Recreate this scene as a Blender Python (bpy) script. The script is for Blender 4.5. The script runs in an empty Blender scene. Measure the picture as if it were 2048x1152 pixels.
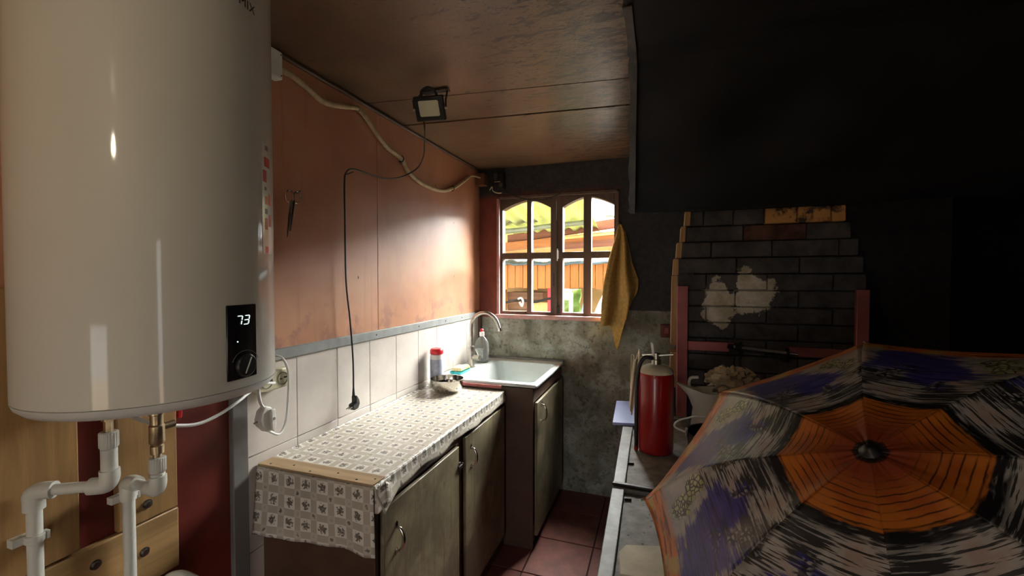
import bpy, bmesh, math, random
from mathutils import Vector, Matrix, noise as mnoise
random.seed(7)
R = math.radians
SC = bpy.context.scene
COL = SC.collection

# ------------------------------------------------------------------ camera
FPX = 860.0
CAM = Vector((1.216, 0.0, 1.42))
PITCH = math.atan(21 / FPX)
YAW = math.atan(296 / FPX * math.cos(PITCH))
cd = bpy.data.cameras.new('camera')
cd.sensor_width = 36.0
cd.lens = FPX / 2048 * 36.0
cd.clip_start = 0.02
cam = bpy.data.objects.new('camera', cd)
COL.objects.link(cam)
cam.location = CAM
cam.rotation_euler = (math.pi / 2 - PITCH, 0, YAW)
SC.camera = cam
FW = Vector((-math.sin(YAW) * math.cos(PITCH), math.cos(YAW) * math.cos(PITCH), -math.sin(PITCH)))
RT = Vector((math.cos(YAW), math.sin(YAW), 0))
UP = RT.cross(FW)
def ray(u, v): return FW + RT * ((u - 1024) / FPX) + UP * ((576 - v) / FPX)
def onx(u, v, x): d = ray(u, v); return CAM + d * ((x - CAM.x) / d.x)
def ony(u, v, y): d = ray(u, v); return CAM + d * ((y - CAM.y) / d.y)
def onz(u, v, z): d = ray(u, v); return CAM + d * ((z - CAM.z) / d.z)

# ------------------------------------------------------------------ light and exposure
SC.view_settings.view_transform = 'Standard'
SC.view_settings.look = 'None'
SC.view_settings.gamma = 1.0
SC.view_settings.use_curve_mapping = False
SC.view_settings.exposure = 0.85
w = bpy.data.worlds.new('sky'); SC.world = w; w.use_nodes = True
bg = w.node_tree.nodes['Background']
bg.inputs[0].default_value = (0.96, 0.98, 1.0, 1)
bg.inputs[1].default_value = 3.2
def add_sun(name, direction, strength, angle, color):
    l = bpy.data.lights.new(name, 'SUN'); l.energy = strength; l.angle = R(angle); l.color = color
    o = bpy.data.objects.new(name, l); COL.objects.link(o)
    o.rotation_euler = Vector(direction).to_track_quat('-Z', 'Y').to_euler()
    o.location = (2, 6, 6)
add_sun('hazy_sun', (-0.32, -0.80, -0.80), 85.0, 62, (1.0, 0.97, 0.92))
def portal(name, loc, rot, sx, sy):
    l = bpy.data.lights.new(name, 'AREA'); l.shape = 'RECTANGLE'; l.size = sx; l.size_y = sy
    l.cycles.is_portal = True
    o = bpy.data.objects.new(name, l); COL.objects.link(o); o.location = loc; o.rotation_euler = rot
portal('window_portal', (0.555, 2.93, 1.56), (R(-90), 0, 0), 0.86, 0.86)
portal('door_gap_portal', (2.74, -.91, 1.0), (R(90), 0, R(90)), 0.26, 2.0)
portal('fill_opening_portal', (.74, -1.74, .66), (R(90), 0, 0), 0.54, 1.26)  # sky sampling for the fill opening added behind the camera

# ------------------------------------------------------------------ node helper
class G:
    def __init__(s, name):
        s.m = bpy.data.materials.new(name); s.m.use_nodes = True
        s.t = s.m.node_tree; s.n = s.t.nodes; s.l = s.t.links
        s.b = s.n['Principled BSDF']; s.out = s.n['Material Output']
        s._pos = None
    def put(s, sock, v):
        if isinstance(v, bpy.types.NodeSocket): s.l.new(v, sock)
        elif sock.type == 'RGBA': sock.default_value = tuple(v) if len(v) == 4 else (*v, 1)
        else: sock.default_value = v
    def pos(s):
        if s._pos is None:
            s._pos = s.n.new('ShaderNodeNewGeometry').outputs['Position']
        return s._pos
    def obj(s): return s.n.new('ShaderNodeTexCoord').outputs['Object']
    def uv(s): return s.n.new('ShaderNodeUVMap').outputs[0]
    def sep(s, v):
        k = s.n.new('ShaderNodeSeparateXYZ'); s.put(k.inputs[0], v); return k.outputs[0], k.outputs[1], k.outputs[2]
    def comb(s, x, y, z):
        k = s.n.new('ShaderNodeCombineXYZ')
        for i, q in enumerate((x, y, z)): s.put(k.inputs[i], q)
        return k.outputs[0]
    def ma(s, op, a, b=0.0, c=0.0):
        k = s.n.new('ShaderNodeMath'); k.operation = op
        for i, q in enumerate((a, b, c)): s.put(k.inputs[i], q)
        return k.outputs[0]
    def scale(s, v, sc):
        k = s.n.new('ShaderNodeVectorMath'); k.operation = 'MULTIPLY'; s.put(k.inputs[0], v); k.inputs[1].default_value = sc
        return k.outputs[0]
    def noise(s, v, scale=5, detail=3, rough=.5, dist=0.0):
        k = s.n.new('ShaderNodeTexNoise'); s.put(k.inputs['Vector'], v)
        k.inputs['Scale'].default_value = scale; k.inputs['Detail'].default_value = detail
        k.inputs['Roughness'].default_value = rough; k.inputs['Distortion'].default_value = dist
        return k.outputs[0]
    def voro(s, v, scale=5, feature='F1', out='Distance'):
        k = s.n.new('ShaderNodeTexVoronoi'); k.feature = feature; s.put(k.inputs['Vector'], v)
        k.inputs['Scale'].default_value = scale
        return k.outputs[out]
    def step(s, x, lo, hi):
        k = s.n.new('ShaderNodeMapRange'); k.interpolation_type = 'SMOOTHSTEP'
        s.put(k.inputs[0], x); s.put(k.inputs[1], lo); s.put(k.inputs[2], hi)
        return k.outputs[0]
    def mix(s, f, a, b):
        k = s.n.new('ShaderNodeMix'); k.data_type = 'RGBA'
        s.put(k.inputs[0], f); s.put(k.inputs[6], a); s.put(k.inputs[7], b)
        return k.outputs[2]
    def lerp(s, f, a, b):
        k = s.n.new('ShaderNodeMix'); k.data_type = 'FLOAT'
        s.put(k.inputs[0], f); s.put(k.inputs[2], a); s.put(k.inputs[3], b)
        return k.outputs[0]
    def bump(s, h, strength=.3, dist=.01):
        k = s.n.new('ShaderNodeBump'); k.inputs['Strength'].default_value = strength; k.inputs['Distance'].default_value = dist
        s.put(k.inputs['Height'], h); s.l.new(k.outputs[0], s.b.inputs['Normal'])
    def fin(s, col=None, rough=None, metal=None, spec=None, coat=None):
        if col is not None: s.put(s.b.inputs['Base Color'], col)
        if rough is not None: s.put(s.b.inputs['Roughness'], rough)
        if metal is not None: s.put(s.b.inputs['Metallic'], metal)
        if spec is not None: s.put(s.b.inputs['Specular IOR Level'], spec)
        if coat is not None: s.b.inputs['Coat Weight'].default_value = coat; s.b.inputs['Coat Roughness'].default_value = .07
        return s.m

def srgb(r, g, b):
    f = lambda c: (c / 255 / 12.92) if c / 255 <= .04045 else ((c / 255 + .055) / 1.055) ** 2.4
    return (f(r), f(g), f(b), 1)
def simple(name, c, rough=.5, metal=0.0, var=.25, scale=12, stretch=(1, 1, 1), bump=0.0, bscale=None, spec=.5, coat=None, local=False):
    """paint, plastic, metal or wood with mottled value variation and fine relief"""
    g = G(name)
    p = g.scale(g.obj() if local else g.pos(), stretch)
    n = g.noise(p, scale, 5, .6)
    dark = tuple(x * (1 - var) for x in c[:3]) + (1,)
    lite = tuple(min(1, x * (1 + var * .6)) for x in c[:3]) + (1,)
    col = g.mix(g.step(n, .3, .7), dark, lite)
    if bump: g.bump(g.noise(p, bscale or scale * 4, 4, .6), bump, .004)
    return g.fin(col, rough, metal, spec, coat)

def wood(name, c, axis=1, rough=.6, var=.35):
    g = G(name)
    st = [28, 28, 28]; st[axis] = 1.6
    p = g.scale(g.pos(), tuple(st))
    n = g.noise(p, 1.0, 6, .65, .8)
    n2 = g.noise(g.pos(), 7, 3, .5)
    dark = tuple(x * (1 - var) for x in c[:3]) + (1,)
    col = g.mix(g.step(n, .32, .68), dark, c)
    col = g.mix(g.ma('MULTIPLY', g.step(n2, .5, .75), .35), col, tuple(x * .7 for x in c[:3]) + (1,))
    g.bump(n, .25, .003)
    return g.fin(col, rough)

def wall_paint():
    g = G('terracotta_paint')
    x, y, z = g.sep(g.pos())
    n = g.noise(g.pos(), 3.0, 4, .55)
    col = g.mix(g.step(n, .3, .72), srgb(176, 122, 92), srgb(196, 142, 108))
    # scuffed patches just over the grey strip
    m = g.ma('MULTIPLY', g.step(g.noise(g.pos(), 9, 5, .6), .50, .62), g.ma('SUBTRACT', 1.0, g.step(z, 1.22, 1.36)))
    col = g.mix(g.ma('MULTIPLY', m, .55), col, srgb(140, 92, 88))
    # dark specks
    v = g.voro(g.scale(g.pos(), (1, 1, .55)), 9.0)
    col = g.mix(g.ma('SUBTRACT', 1.0, g.step(v, .030, .045)), col, srgb(60, 34, 24))
    # vertical run marks
    st = g.noise(g.scale(g.pos(), (1, 22, 1.2)), 1.0, 4, .6)
    col = g.mix(g.ma('MULTIPLY', g.step(st, .56, .72), .25), col, srgb(142, 92, 70))
    g.bump(g.noise(g.pos(), 120, 3, .6), .08, .003)
    return g.fin(col, g.lerp(n, .34, .52), spec=.5)

def ceiling_board():
    g = G('smoked_board')
    x, y, z = g.sep(g.pos())
    p = g.scale(g.pos(), (9, 26, 1))
    n = g.noise(p, 1.0, 6, .65, .6)
    base = g.mix(g.step(g.noise(g.pos(), 2.2, 3, .5), .3, .7), srgb(96, 73, 54), srgb(122, 97, 72))
    dens = g.step(x, .25, 1.0)
    fl = g.step(n, g.lerp(dens, .66, .49), g.lerp(dens, .74, .60))
    col = g.mix(g.ma('MULTIPLY', fl, .85), base, srgb(46, 34, 27))
    chip = g.noise(g.scale(g.pos(), (26, 70, 1)), 1.0, 5, .7, 1.2)
    col = g.mix(g.ma('MULTIPLY', g.step(chip, g.lerp(dens, .64, .52), g.lerp(dens, .70, .60)), .9), col, srgb(30, 23, 18))
    col = g.mix(g.ma('MULTIPLY', g.ma('SUBTRACT', 1.0, g.step(chip, .30, .40)), g.ma('MULTIPLY', dens, .5)), col, srgb(164, 138, 108))
    big = g.step(g.noise(g.pos(), 3.5, 4, .6), .5, .75)
    col = g.mix(g.ma('MULTIPLY', g.ma('MULTIPLY', big, dens), .45), col, srgb(62, 46, 36))
    g.bump(g.ma('ADD', g.ma('MULTIPLY', n, .6), g.noise(g.pos(), 60, 4, .6)), .25, .004)
    return g.fin(col, g.lerp(n, .22, .45), spec=.6)

def back_wall_mat():
    g = G('back_wall_finish')
    x, y, z = g.sep(g.pos())
    n1 = g.noise(g.pos(), 9, 6, .65); n2 = g.noise(g.pos(), 34, 5, .7); n3 = g.noise(g.scale(g.pos(), (14, 1, 2.2)), 1.0, 4, .6)
    conc = g.mix(g.step(n1, .32, .68), srgb(124, 122, 106), srgb(160, 158, 142))
    conc = g.mix(g.ma('MULTIPLY', g.step(n2, .5, .66), .7), conc, srgb(78, 74, 60))
    conc = g.mix(g.ma('MULTIPLY', g.step(n3, .52, .7), .4), conc, srgb(70, 60, 40))
    pale = g.ma('MULTIPLY', g.step(g.noise(g.pos(), 5, 3, .5), .48, .62), g.step(n2, .42, .55))
    conc = g.mix(g.ma('MULTIPLY', pale, .6), conc, srgb(196, 202, 196))
    red = g.mix(g.step(n1, .3, .7), srgb(112, 54, 44), srgb(136, 68, 54))
    soot_n = g.ma('ADD', g.ma('MULTIPLY', n1, .10), 0.0)
    s1 = g.step(g.ma('ADD', z, soot_n), 2.00, 2.06)
    s2 = g.step(g.ma('ADD', x, soot_n), 0.98, 1.03)
    soot = g.ma('MAXIMUM', s1, s2)
    spot = g.ma('MULTIPLY', g.step(g.ma('ADD', g.ma('MULTIPLY', g.noise(g.pos(), 6, 3, .5), .5), z), 2.02, 2.12), .0)
    up = g.mix(soot, red, g.mix(g.step(n2, .3, .7), srgb(40, 38, 38), srgb(60, 56, 55)))
    conc_edge = g.step(g.ma('ADD', z, g.ma('MULTIPLY', n2, .012)), 1.214, 1.222)
    conc_l = g.step(g.ma('ADD', z, 0.0), 1.142, 1.146)
    isr = g.step(x, .99, 1.0)
    edge = g.lerp(isr, conc_l, conc_edge)
    col = g.mix(g.ma('MAXIMUM', edge, g.step(x, 1.36, 1.40)), conc, up)
    g.bump(n2, .5, .006)
    return g.fin(col, g.lerp(edge, .8, .55), spec=.35)

def canopy_mat():
    g = G('printed_umbrella_fabric')
    u, v, _ = g.sep(g.uv())
    sv = g.comb(g.ma('MULTIPLY', u, 58), g.ma('MULTIPLY', v, 5), 0)
    st = g.noise(sv, 1.0, 5, .6, .25)
    sv2 = g.comb(g.ma('MULTIPLY', u, 20), g.ma('MULTIPLY', v, 4), 3.3)
    st2 = g.noise(sv2, 1.0, 4, .6, .3)
    bl = g.noise(g.comb(u, v, 1.7), 7, 3, .5)
    jag = g.ma('ADD', u, g.ma('MULTIPLY', g.ma('SUBTRACT', st2, .5), .10))
    white = g.mix(g.step(bl, .35, .65), srgb(138, 135, 130), srgb(180, 177, 172))
    brown = g.mix(g.ma('MULTIPLY', g.step(bl, .5, .7), .55), white, srgb(150, 112, 92))
    # black brush strokes that run along the hem
    fine = g.noise(g.comb(g.ma('MULTIPLY', u, 105), g.ma('MULTIPLY', v, 7), 1.1), 1.0, 3, .55, .3)
    mid = g.ma('MULTIPLY', g.step(jag, .30, .38), g.ma('SUBTRACT', 1.0, g.step(jag, .56, .74)))
    patchy = g.step(bl, .36, .58)
    thr = g.lerp(mid, .64, g.lerp(patchy, .40, .52))
    strokes = g.step(fine, thr, g.ma('ADD', thr, .05))
    col = g.mix(g.ma('MULTIPLY', strokes, .92), brown, srgb(22, 22, 24))
    def blob(cu, cv, ru, rv, soft=.5, jit=.45):
        du = g.ma('DIVIDE', g.ma('SUBTRACT', jag, cu), ru); dv = g.ma('DIVIDE', g.ma('SUBTRACT', v, cv), rv)
        d = g.ma('SQRT', g.ma('ADD', g.ma('MULTIPLY', du, du), g.ma('MULTIPLY', dv, dv)))
        d = g.ma('ADD', d, g.ma('MULTIPLY', g.ma('SUBTRACT', st, .5), jit * 2.6))
        d = g.ma('ADD', d, g.ma('MULTIPLY', g.ma('SUBTRACT', bl, .5), 1.1))
        return g.ma('SUBTRACT', 1.0, g.step(d, 1 - soft * .5, 1 + soft * .5))
    blue = g.ma('MAXIMUM', blob(.74, .10, .17, .16, .3, .6), blob(.62, -.02, .13, .11, .3, .7))
    col = g.mix(g.ma('MULTIPLY', blue, .96), col, g.mix(g.step(fine, .45, .6), srgb(60, 54, 140), srgb(32, 26, 84)))
    # yellow green butterflies with dark veins
    bf = g.ma('MAXIMUM', blob(.79, -.15, .07, .055, .3, .2), blob(.70, -.20, .05, .05, .3, .2))
    vein = g.voro(g.comb(u, v, 0), 46, 'DISTANCE_TO_EDGE')
    bc = g.mix(g.step(vein, .07, .16), srgb(24, 24, 20), g.mix(g.step(bl, .4, .6), srgb(148, 156, 72), srgb(190, 192, 150)))
    col = g.mix(g.ma('MULTIPLY', bf, .85), col, bc)
    wing = g.ma('MULTIPLY', g.step(g.noise(g.comb(u, v, 5), 6, 2, .5), .54, .6), g.ma('MULTIPLY', g.step(u, .42, .5), g.ma('SUBTRACT', 1.0, g.step(u, .62, .72))))
    vein2 = g.voro(g.comb(u, g.ma('MULTIPLY', v, .7), 2), 60, 'DISTANCE_TO_EDGE')
    col = g.mix(g.ma('MULTIPLY', wing, .8), col, g.mix(g.step(vein2, .12, .26), srgb(20, 20, 20), srgb(170, 168, 158)))
    # orange hem
    hem = g.step(jag, .865, .90)
    hc = g.mix(g.step(st, .50, .60), srgb(204, 112, 40), srgb(96, 48, 22))
    hc = g.mix(g.ma('MULTIPLY', g.step(bl, .55, .62), .7), hc, srgb(176, 160, 84))
    col = g.mix(hem, col, hc)
    # orange centre with dark rings parallel to the hem
    jc = g.ma('ADD', u, g.ma('MULTIPLY', g.ma('SUBTRACT', bl, .5), .02))
    cen = g.ma('SUBTRACT', 1.0, g.step(jc, .300, .312))
    lines = g.ma('MULTIPLY', g.step(g.ma('ABSOLUTE', g.ma('SUBTRACT', g.ma('FRACT', g.ma('MULTIPLY', jc, 38)), .5)), .34, .48), g.lerp(g.step(bl, .35, .55), .3, .95))
    oc = g.mix(g.step(jc, .07, .28), srgb(132, 56, 28), srgb(186, 106, 34))
    oc = g.mix(g.ma('MULTIPLY', g.step(bl, .5, .66), .5), oc, srgb(140, 52, 24))
    oc = g.mix(g.ma('MULTIPLY', lines, g.step(st2, .38, .5)), oc, srgb(52, 24, 14))
    oc = g.mix(g.ma('SUBTRACT', 1.0, g.step(jc, .045, .06)), oc, srgb(22, 18, 18))
    col = g.mix(cen, col, oc)
    ring = g.ma('SUBTRACT', 1.0, g.step(g.ma('ABSOLUTE', g.ma('SUBTRACT', jag, .325)), .012, .03))
    col = g.mix(g.ma('MULTIPLY', ring, g.step(st2, .40, .52)), col, srgb(24, 22, 24))
    g.bump(g.noise(g.comb(g.ma('MULTIPLY', u, 3), v, 0), 9, 3, .5), .15, .01)
    return g.fin(col, .42, spec=.5)

def oilcloth_mat():
    g = G('floral_oilcloth')
    u, v, _ = g.sep(g.uv())
    P = .063
    cu = g.ma('DIVIDE', u, P); cv = g.ma('DIVIDE', v, P)
    fu = g.ma('SUBTRACT', g.ma('FRACT', cu), .5); fv = g.ma('SUBTRACT', g.ma('FRACT', cv), .5)
    au = g.ma('ABSOLUTE', fu); av = g.ma('ABSOLUTE', fv)
    mx = g.ma('MAXIMUM', au, av)
    sq = g.ma('SUBTRACT', 1.0, g.step(mx, .33, .34))
    cross = g.ma('MULTIPLY', g.step(au, .29, .30), g.step(av, .29, .30))
    wv = g.noise(g.comb(g.ma('MULTIPLY', u, 1), g.ma('MULTIPLY', v, 1), 0), 900, 2, .5)
    beige = g.mix(g.step(wv, .4, .6), srgb(176, 166, 148), srgb(190, 181, 165))
    col = g.mix(sq, beige, srgb(222, 217, 208))
    col = g.mix(g.ma('MULTIPLY', cross, .6), col, srgb(206, 199, 187))
    line = g.ma('SUBTRACT', 1.0, g.step(g.ma('ABSOLUTE', g.ma('SUBTRACT', mx, .335)), .008, .018))
    col = g.mix(g.ma('MULTIPLY', line, .35), col, srgb(140, 128, 110))
    # sprigs: petals around every square's middle, small ones on the crossings
    vec = g.comb(u, v, 0)
    nn = g.ma('MULTIPLY', g.ma('SUBTRACT', g.noise(vec, 120, 3, .6), .5), .55)
    r = g.ma('SQRT', g.ma('ADD', g.ma('MULTIPLY', fu, fu), g.ma('MULTIPLY', fv, fv)))
    ang = g.ma('ARCTAN2', fv, fu)
    nz = g.noise(vec, 125, 4, .6)
    fl = g.step(g.ma('ADD', g.ma('SUBTRACT', .74, g.ma('MULTIPLY', r, 2.0)), g.ma('MULTIPLY', g.ma('SUBTRACT', nz, .5), 2.4)), .30, .42)
    fl = g.ma('MULTIPLY', fl, g.ma('SUBTRACT', 1.0, g.step(r, .24, .30)))
    tone = g.noise(vec, 160, 2, .5)
    fc = g.mix(g.step(tone, .42, .58), srgb(62, 54, 42), srgb(120, 106, 84))
    col = g.mix(g.ma('MULTIPLY', fl, .9), col, fc)
    gu = g.ma('SUBTRACT', .5, au); gv = g.ma('SUBTRACT', .5, av)
    r2 = g.ma('SQRT', g.ma('ADD', g.ma('MULTIPLY', gu, gu), g.ma('MULTIPLY', gv, gv)))
    odd = g.step(g.ma('ABSOLUTE', g.ma('SUBTRACT', g.ma('FRACT', g.ma('MULTIPLY', g.ma('ADD', g.ma('FLOOR', g.ma('ADD', cu, .5)), g.ma('FLOOR', g.ma('ADD', cv, .5))), .5)), .5)), .2, .3)
    f2 = g.ma('MULTIPLY', g.ma('SUBTRACT', 1.0, g.step(g.ma('ADD', r2, g.ma('MULTIPLY', nn, .8)), .06, .11)), g.lerp(odd, .25, 1.0))
    col = g.mix(g.ma('MULTIPLY', f2, .8), col, fc)
    return g.fin(col, .33, spec=.5)

def brick_mat():
    g = G('sooty_brick')
    x, y, z = g.sep(g.pos())
    n = g.noise(g.pos(), 16, 6, .65); n2 = g.noise(g.pos(), 6, 4, .6)
    soot = g.mix(g.step(n, .3, .7), srgb(58, 56, 55), srgb(86, 82, 80))
    soot = g.mix(g.ma('MULTIPLY', g.step(n2, .5, .7), .5), soot, srgb(112, 106, 103))
    # flaked patches of bare lime plaster
    def patch(cx, cz, rx, rz):
        dx = g.ma('DIVIDE', g.ma('SUBTRACT', x, cx), rx); dz = g.ma('DIVIDE', g.ma('SUBTRACT', z, cz), rz)
        d = g.ma('SQRT', g.ma('ADD', g.ma('MULTIPLY', dx, dx), g.ma('MULTIPLY', dz, dz)))
        d = g.ma('ADD', d, g.ma('MULTIPLY', g.ma('SUBTRACT', n, .5), 2.2))
        return g.ma('SUBTRACT', 1.0, g.step(d, .92, 1.06))
    m = g.ma('MAXIMUM', patch(1.46, 1.31, .065, .10), patch(1.60, 1.35, .085, .10))
    m = g.ma('MAXIMUM', m, patch(1.455, 1.255, .04, .05))
    col = g.mix(g.ma('MULTIPLY', m, .92), soot, g.mix(g.step(n, .3, .7), srgb(178, 166, 140), srgb(226, 220, 204)))
    g.bump(n, .6, .008)
    return g.fin(col, .85, spec=.25)

def ochre_brick_mat():
    g = G('ochre_brick')
    n = g.noise(g.pos(), 14, 5, .65)
    col = g.mix(g.step(n, .46, .6), srgb(206, 152, 92), srgb(70, 58, 50))
    g.bump(n, .5, .006)
    return g.fin(col, .85, spec=.25)

def glass_mat():
    g = G('window_glass')
    tr = g.n.new('ShaderNodeBsdfTransparent'); tr.inputs[0].default_value = (.93, .95, .95, 1)
    gl = g.n.new('ShaderNodeBsdfGlossy'); gl.inputs[1].default_value = .03
    df = g.n.new('ShaderNodeBsdfDiffuse'); df.inputs[0].default_value = (.8, .8, .78, 1)
    lw = g.n.new('ShaderNodeLayerWeight'); lw.inputs[0].default_value = .5
    fac = g.ma('ADD', g.ma('MULTIPLY', g.ma('POWER', lw.outputs['Facing'], 5.0), .5), .03)
    m1 = g.n.new('ShaderNodeMixShader'); m2 = g.n.new('ShaderNodeMixShader')
    dirt = g.ma('MULTIPLY', g.step(g.noise(g.pos(), 26, 5, .7), .55, .78), .10)
    g.l.new(fac, m1.inputs[0]); g.l.new(tr.outputs[0], m1.inputs[1]); g.l.new(gl.outputs[0], m1.inputs[2])
    g.l.new(dirt, m2.inputs[0]); g.l.new(m1.outputs[0], m2.inputs[1]); g.l.new(df.outputs[0], m2.inputs[2])
    g.l.new(m2.outputs[0], g.out.inputs[0])
    return g.m

def translucent_roof_mat():
    g = G('yellow_green_roofing')
    df = g.n.new('ShaderNodeBsdfDiffuse'); tl = g.n.new('ShaderNodeBsdfTranslucent'); mx = g.n.new('ShaderNodeMixShader')
    c = g.mix(g.noise(g.pos(), 3, 3, .5), srgb(160, 164, 106), srgb(194, 194, 150))
    g.l.new(c, df.inputs[0]); g.l.new(c, tl.inputs[0]); mx.inputs[0].default_value = .26
    g.l.new(df.outputs[0], mx.inputs[1]); g.l.new(tl.outputs[0], mx.inputs[2]); g.l.new(mx.outputs[0], g.out.inputs[0])
    return g.m

def emit(name, c, s):
    g = G(name); g.b.inputs['Emission Color'].default_value = c; g.b.inputs['Emission Strength'].default_value = s
    return g.fin((0.02, .02, .02, 1), .4)

def clear_plastic():
    g = G('clear_plastic')
    g.b.inputs['Transmission Weight'].default_value = .85
    g.b.inputs['IOR'].default_value = 1.3
    return g.fin(srgb(226, 228, 226), .08)

M = {}
M['terracotta'] = wall_paint()
M['ceiling'] = ceiling_board()
M['backwall'] = back_wall_mat()
M['canopy'] = canopy_mat()
M['oilcloth'] = oilcloth_mat()
M['brick'] = brick_mat()
M['ochre'] = ochre_brick_mat()
M['redbrick'] = simple('sooty_red_brick', srgb(96, 66, 56), .85, var=.55, scale=14, bump=.5, spec=.25)
M['glass'] = glass_mat()
M['roofing'] = translucent_roof_mat()
M['clear'] = clear_plastic()
M['maroon'] = simple('maroon_paint', srgb(104, 38, 30), .42, var=.22, scale=5, bump=.05)
M['maroon_dull'] = simple('dull_red_paint', srgb(164, 92, 92), .6, var=.25, scale=10, bump=.1)
M['mortar'] = simple('tile_grout', srgb(96, 82, 72), .9, var=.2, scale=40)
M['tile'] = simple('cream_wall_tile', srgb(206, 198, 190), .2, var=.07, scale=9, spec=.6)
M['floortile'] = simple('red_floor_tile', srgb(126, 72, 62), .5, var=.22, scale=14, bump=.1)
M['groutdark'] = simple('floor_grout', srgb(56, 40, 36), .9)
M['greystrip'] = simple('grey_paint_strip', srgb(132, 134, 132), .55, var=.14, scale=18, bump=.05)
M['greystrip2'] = simple('grey_metal_profile', srgb(112, 110, 106), .45, var=.1, scale=18)
M['winwood'] = wood('dark_window_timber', srgb(100, 80, 66), 2, .5)
M['pinkwood'] = simple('pink_painted_sill', srgb(186, 138, 132), .5, var=.18, scale=20)
M['boardwood'] = wood('knotty_pine_board', srgb(170, 132, 84), 2, .5)
M['boardwood2'] = wood('pine_board_lengthwise', srgb(178, 142, 94), 1, .5)
M['heater'] = simple('white_enamel', srgb(204, 201, 190), .5, var=.02, scale=3, spec=.4, coat=.5)
M['heater_rim'] = simple('white_plastic_rim', srgb(206, 206, 202), .35, var=.02)
M['black_gloss'] = simple('black_gloss_plastic', srgb(24, 24, 26), .16, var=.1, spec=.6)
M['black_plastic'] = simple('black_plastic', srgb(26, 25, 25), .4, var=.1)
M['white_plastic'] = simple('white_plastic', srgb(224, 224, 220), .4, var=.05)
M['cream_plastic'] = simple('cream_plastic', srgb(214, 208, 178), .4, var=.06)
M['ppr'] = simple('white_pipe_plastic', srgb(206, 206, 196), .38, var=.06, scale=20)
M['brass'] = simple('aged_brass', srgb(178, 160, 132), .38, 1.0, var=.3, scale=30)
M['steel'] = simple('brushed_steel', srgb(176, 172, 164), .28, 1.0, var=.12, scale=30, stretch=(1, 1, 8))
M['chrome'] = simple('polished_steel', srgb(206, 202, 194), .12, 1.0, var=.06, scale=20)
M['rodsteel'] = simple('worn_rod_steel', srgb(150, 148, 146), .4, .4, var=.3, scale=30)
M['darksteel'] = simple('dark_steel', srgb(58, 54, 52), .45, .7, var=.3, scale=30)
M['red_gloss'] = simple('red_lacquer', srgb(158, 20, 20), .3, var=.12, scale=12, coat=.3)
M['red_plastic'] = simple('red_plastic', srgb(214, 36, 48), .35, var=.08)
M['soot'] = simple('sooty_black_sheet', srgb(30, 29, 30), .62, var=.3, scale=6, bump=.15, spec=.3)
M['sootgrey'] = simple('grey_soot_batten', srgb(74, 73, 72), .6, var=.3, scale=16, stretch=(1, 1, .3))
def door_mat():
    g = G('worn_olive_brown_board')
    gr = g.noise(g.scale(g.pos(), (30, 30, 3)), 1.0, 5, .65, .6)
    b1 = g.noise(g.pos(), 5, 5, .62, .4); b2 = g.noise(g.pos(), 22, 4, .6)
    col = g.mix(g.step(b1, .34, .66), srgb(110, 100, 80), srgb(158, 146, 116))
    col = g.mix(g.ma('MULTIPLY', g.step(gr, .5, .68), .45), col, srgb(88, 74, 52))
    col = g.mix(g.ma('MULTIPLY', g.step(b2, .60, .72), .5), col, srgb(70, 56, 42))
    drip = g.noise(g.scale(g.pos(), (1, 60, 5)), 1.0, 3, .5)
    col = g.mix(g.ma('MULTIPLY', g.step(drip, .70, .76), .5), col, srgb(196, 188, 160))
    g.bump(gr, .15, .003)
    return g.fin(col, g.lerp(b1, .32, .5), spec=.45)
M['cab'] = door_mat()
M['cabframe'] = simple('brown_cabinet_frame', srgb(92, 66, 54), .45, var=.3, scale=14)
M['cabend'] = simple('brown_end_panel', srgb(84, 60, 46), .5, var=.22, scale=10)
M['worktop'] = wood('pale_batten_wood', srgb(182, 152, 112), 0, .6, .3)
M['enamel'] = simple('white_sink_enamel', srgb(220, 228, 226), .14, var=.04, scale=6, spec=.6)
M['towel'] = simple('mustard_terry', srgb(188, 154, 90), .9, var=.2, scale=60, bump=.5, bscale=420, spec=.1)
M['stone'] = simple('grey_painted_rim', srgb(132, 134, 130), .5, var=.3, scale=16, bump=.15)
M['inset'] = None
M['bluecard'] = simple('pale_blue_card', srgb(150, 164, 212), .5, var=.06)
M['cream_cloth'] = simple('cream_cloth', srgb(212, 202, 176), .8, var=.14, scale=16, bump=.2)
M['beige_cloth'] = simple('beige_cloth', srgb(196, 178, 146), .85, var=.2, scale=14, bump=.2)
M['enamelware'] = simple('white_enamelware', srgb(206, 204, 192), .25, var=.06)
M['sponge'] = simple('yellow_sponge', srgb(228, 206, 150), .9, var=.14, scale=90, bump=.4, bscale=300)
M['teal'] = simple('teal_soap_dish', srgb(64, 186, 194), .4, var=.08)
M['orangeboard'] = wood('orange_pine_cladding', srgb(196, 122, 58), 2, .7, .3)
M['orangebeam'] = wood('orange_timber_beam', srgb(188, 116, 60), 0, .7, .3)
M['brownbeam'] = wood('brown_timber_beam', srgb(140, 84, 58), 0, .7, .35)
M['tarpgrey'] = simple('blue_grey_sheeting', srgb(92, 106, 112), .6, var=.3, scale=5)
M['galv'] = simple('galvanised_pipe', srgb(128, 132, 110), .5, .2, var=.2, scale=8)
M['greentarp'] = simple('green_tarpaulin', srgb(120, 146, 74), .6, var=.3, scale=8, bump=.3, bscale=10)
M['bluenet'] = simple('pale_blue_netting', srgb(150, 176, 190), .7, var=.35, scale=60)
M['sack'] = simple('white_woven_sack', srgb(226, 226, 224), .7, var=.1, scale=20)
M['yellowpanel'] = simple('yellow_painted_panel', srgb(214, 184, 112), .6, var=.15, scale=6)
M['brownbox'] = wood('weathered_crate_board', srgb(140, 100, 70), 0, .8, .4)
M['shedwall'] = simple('ochre_shed_wall', srgb(196, 160, 104), .8, var=.2, scale=4)
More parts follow.
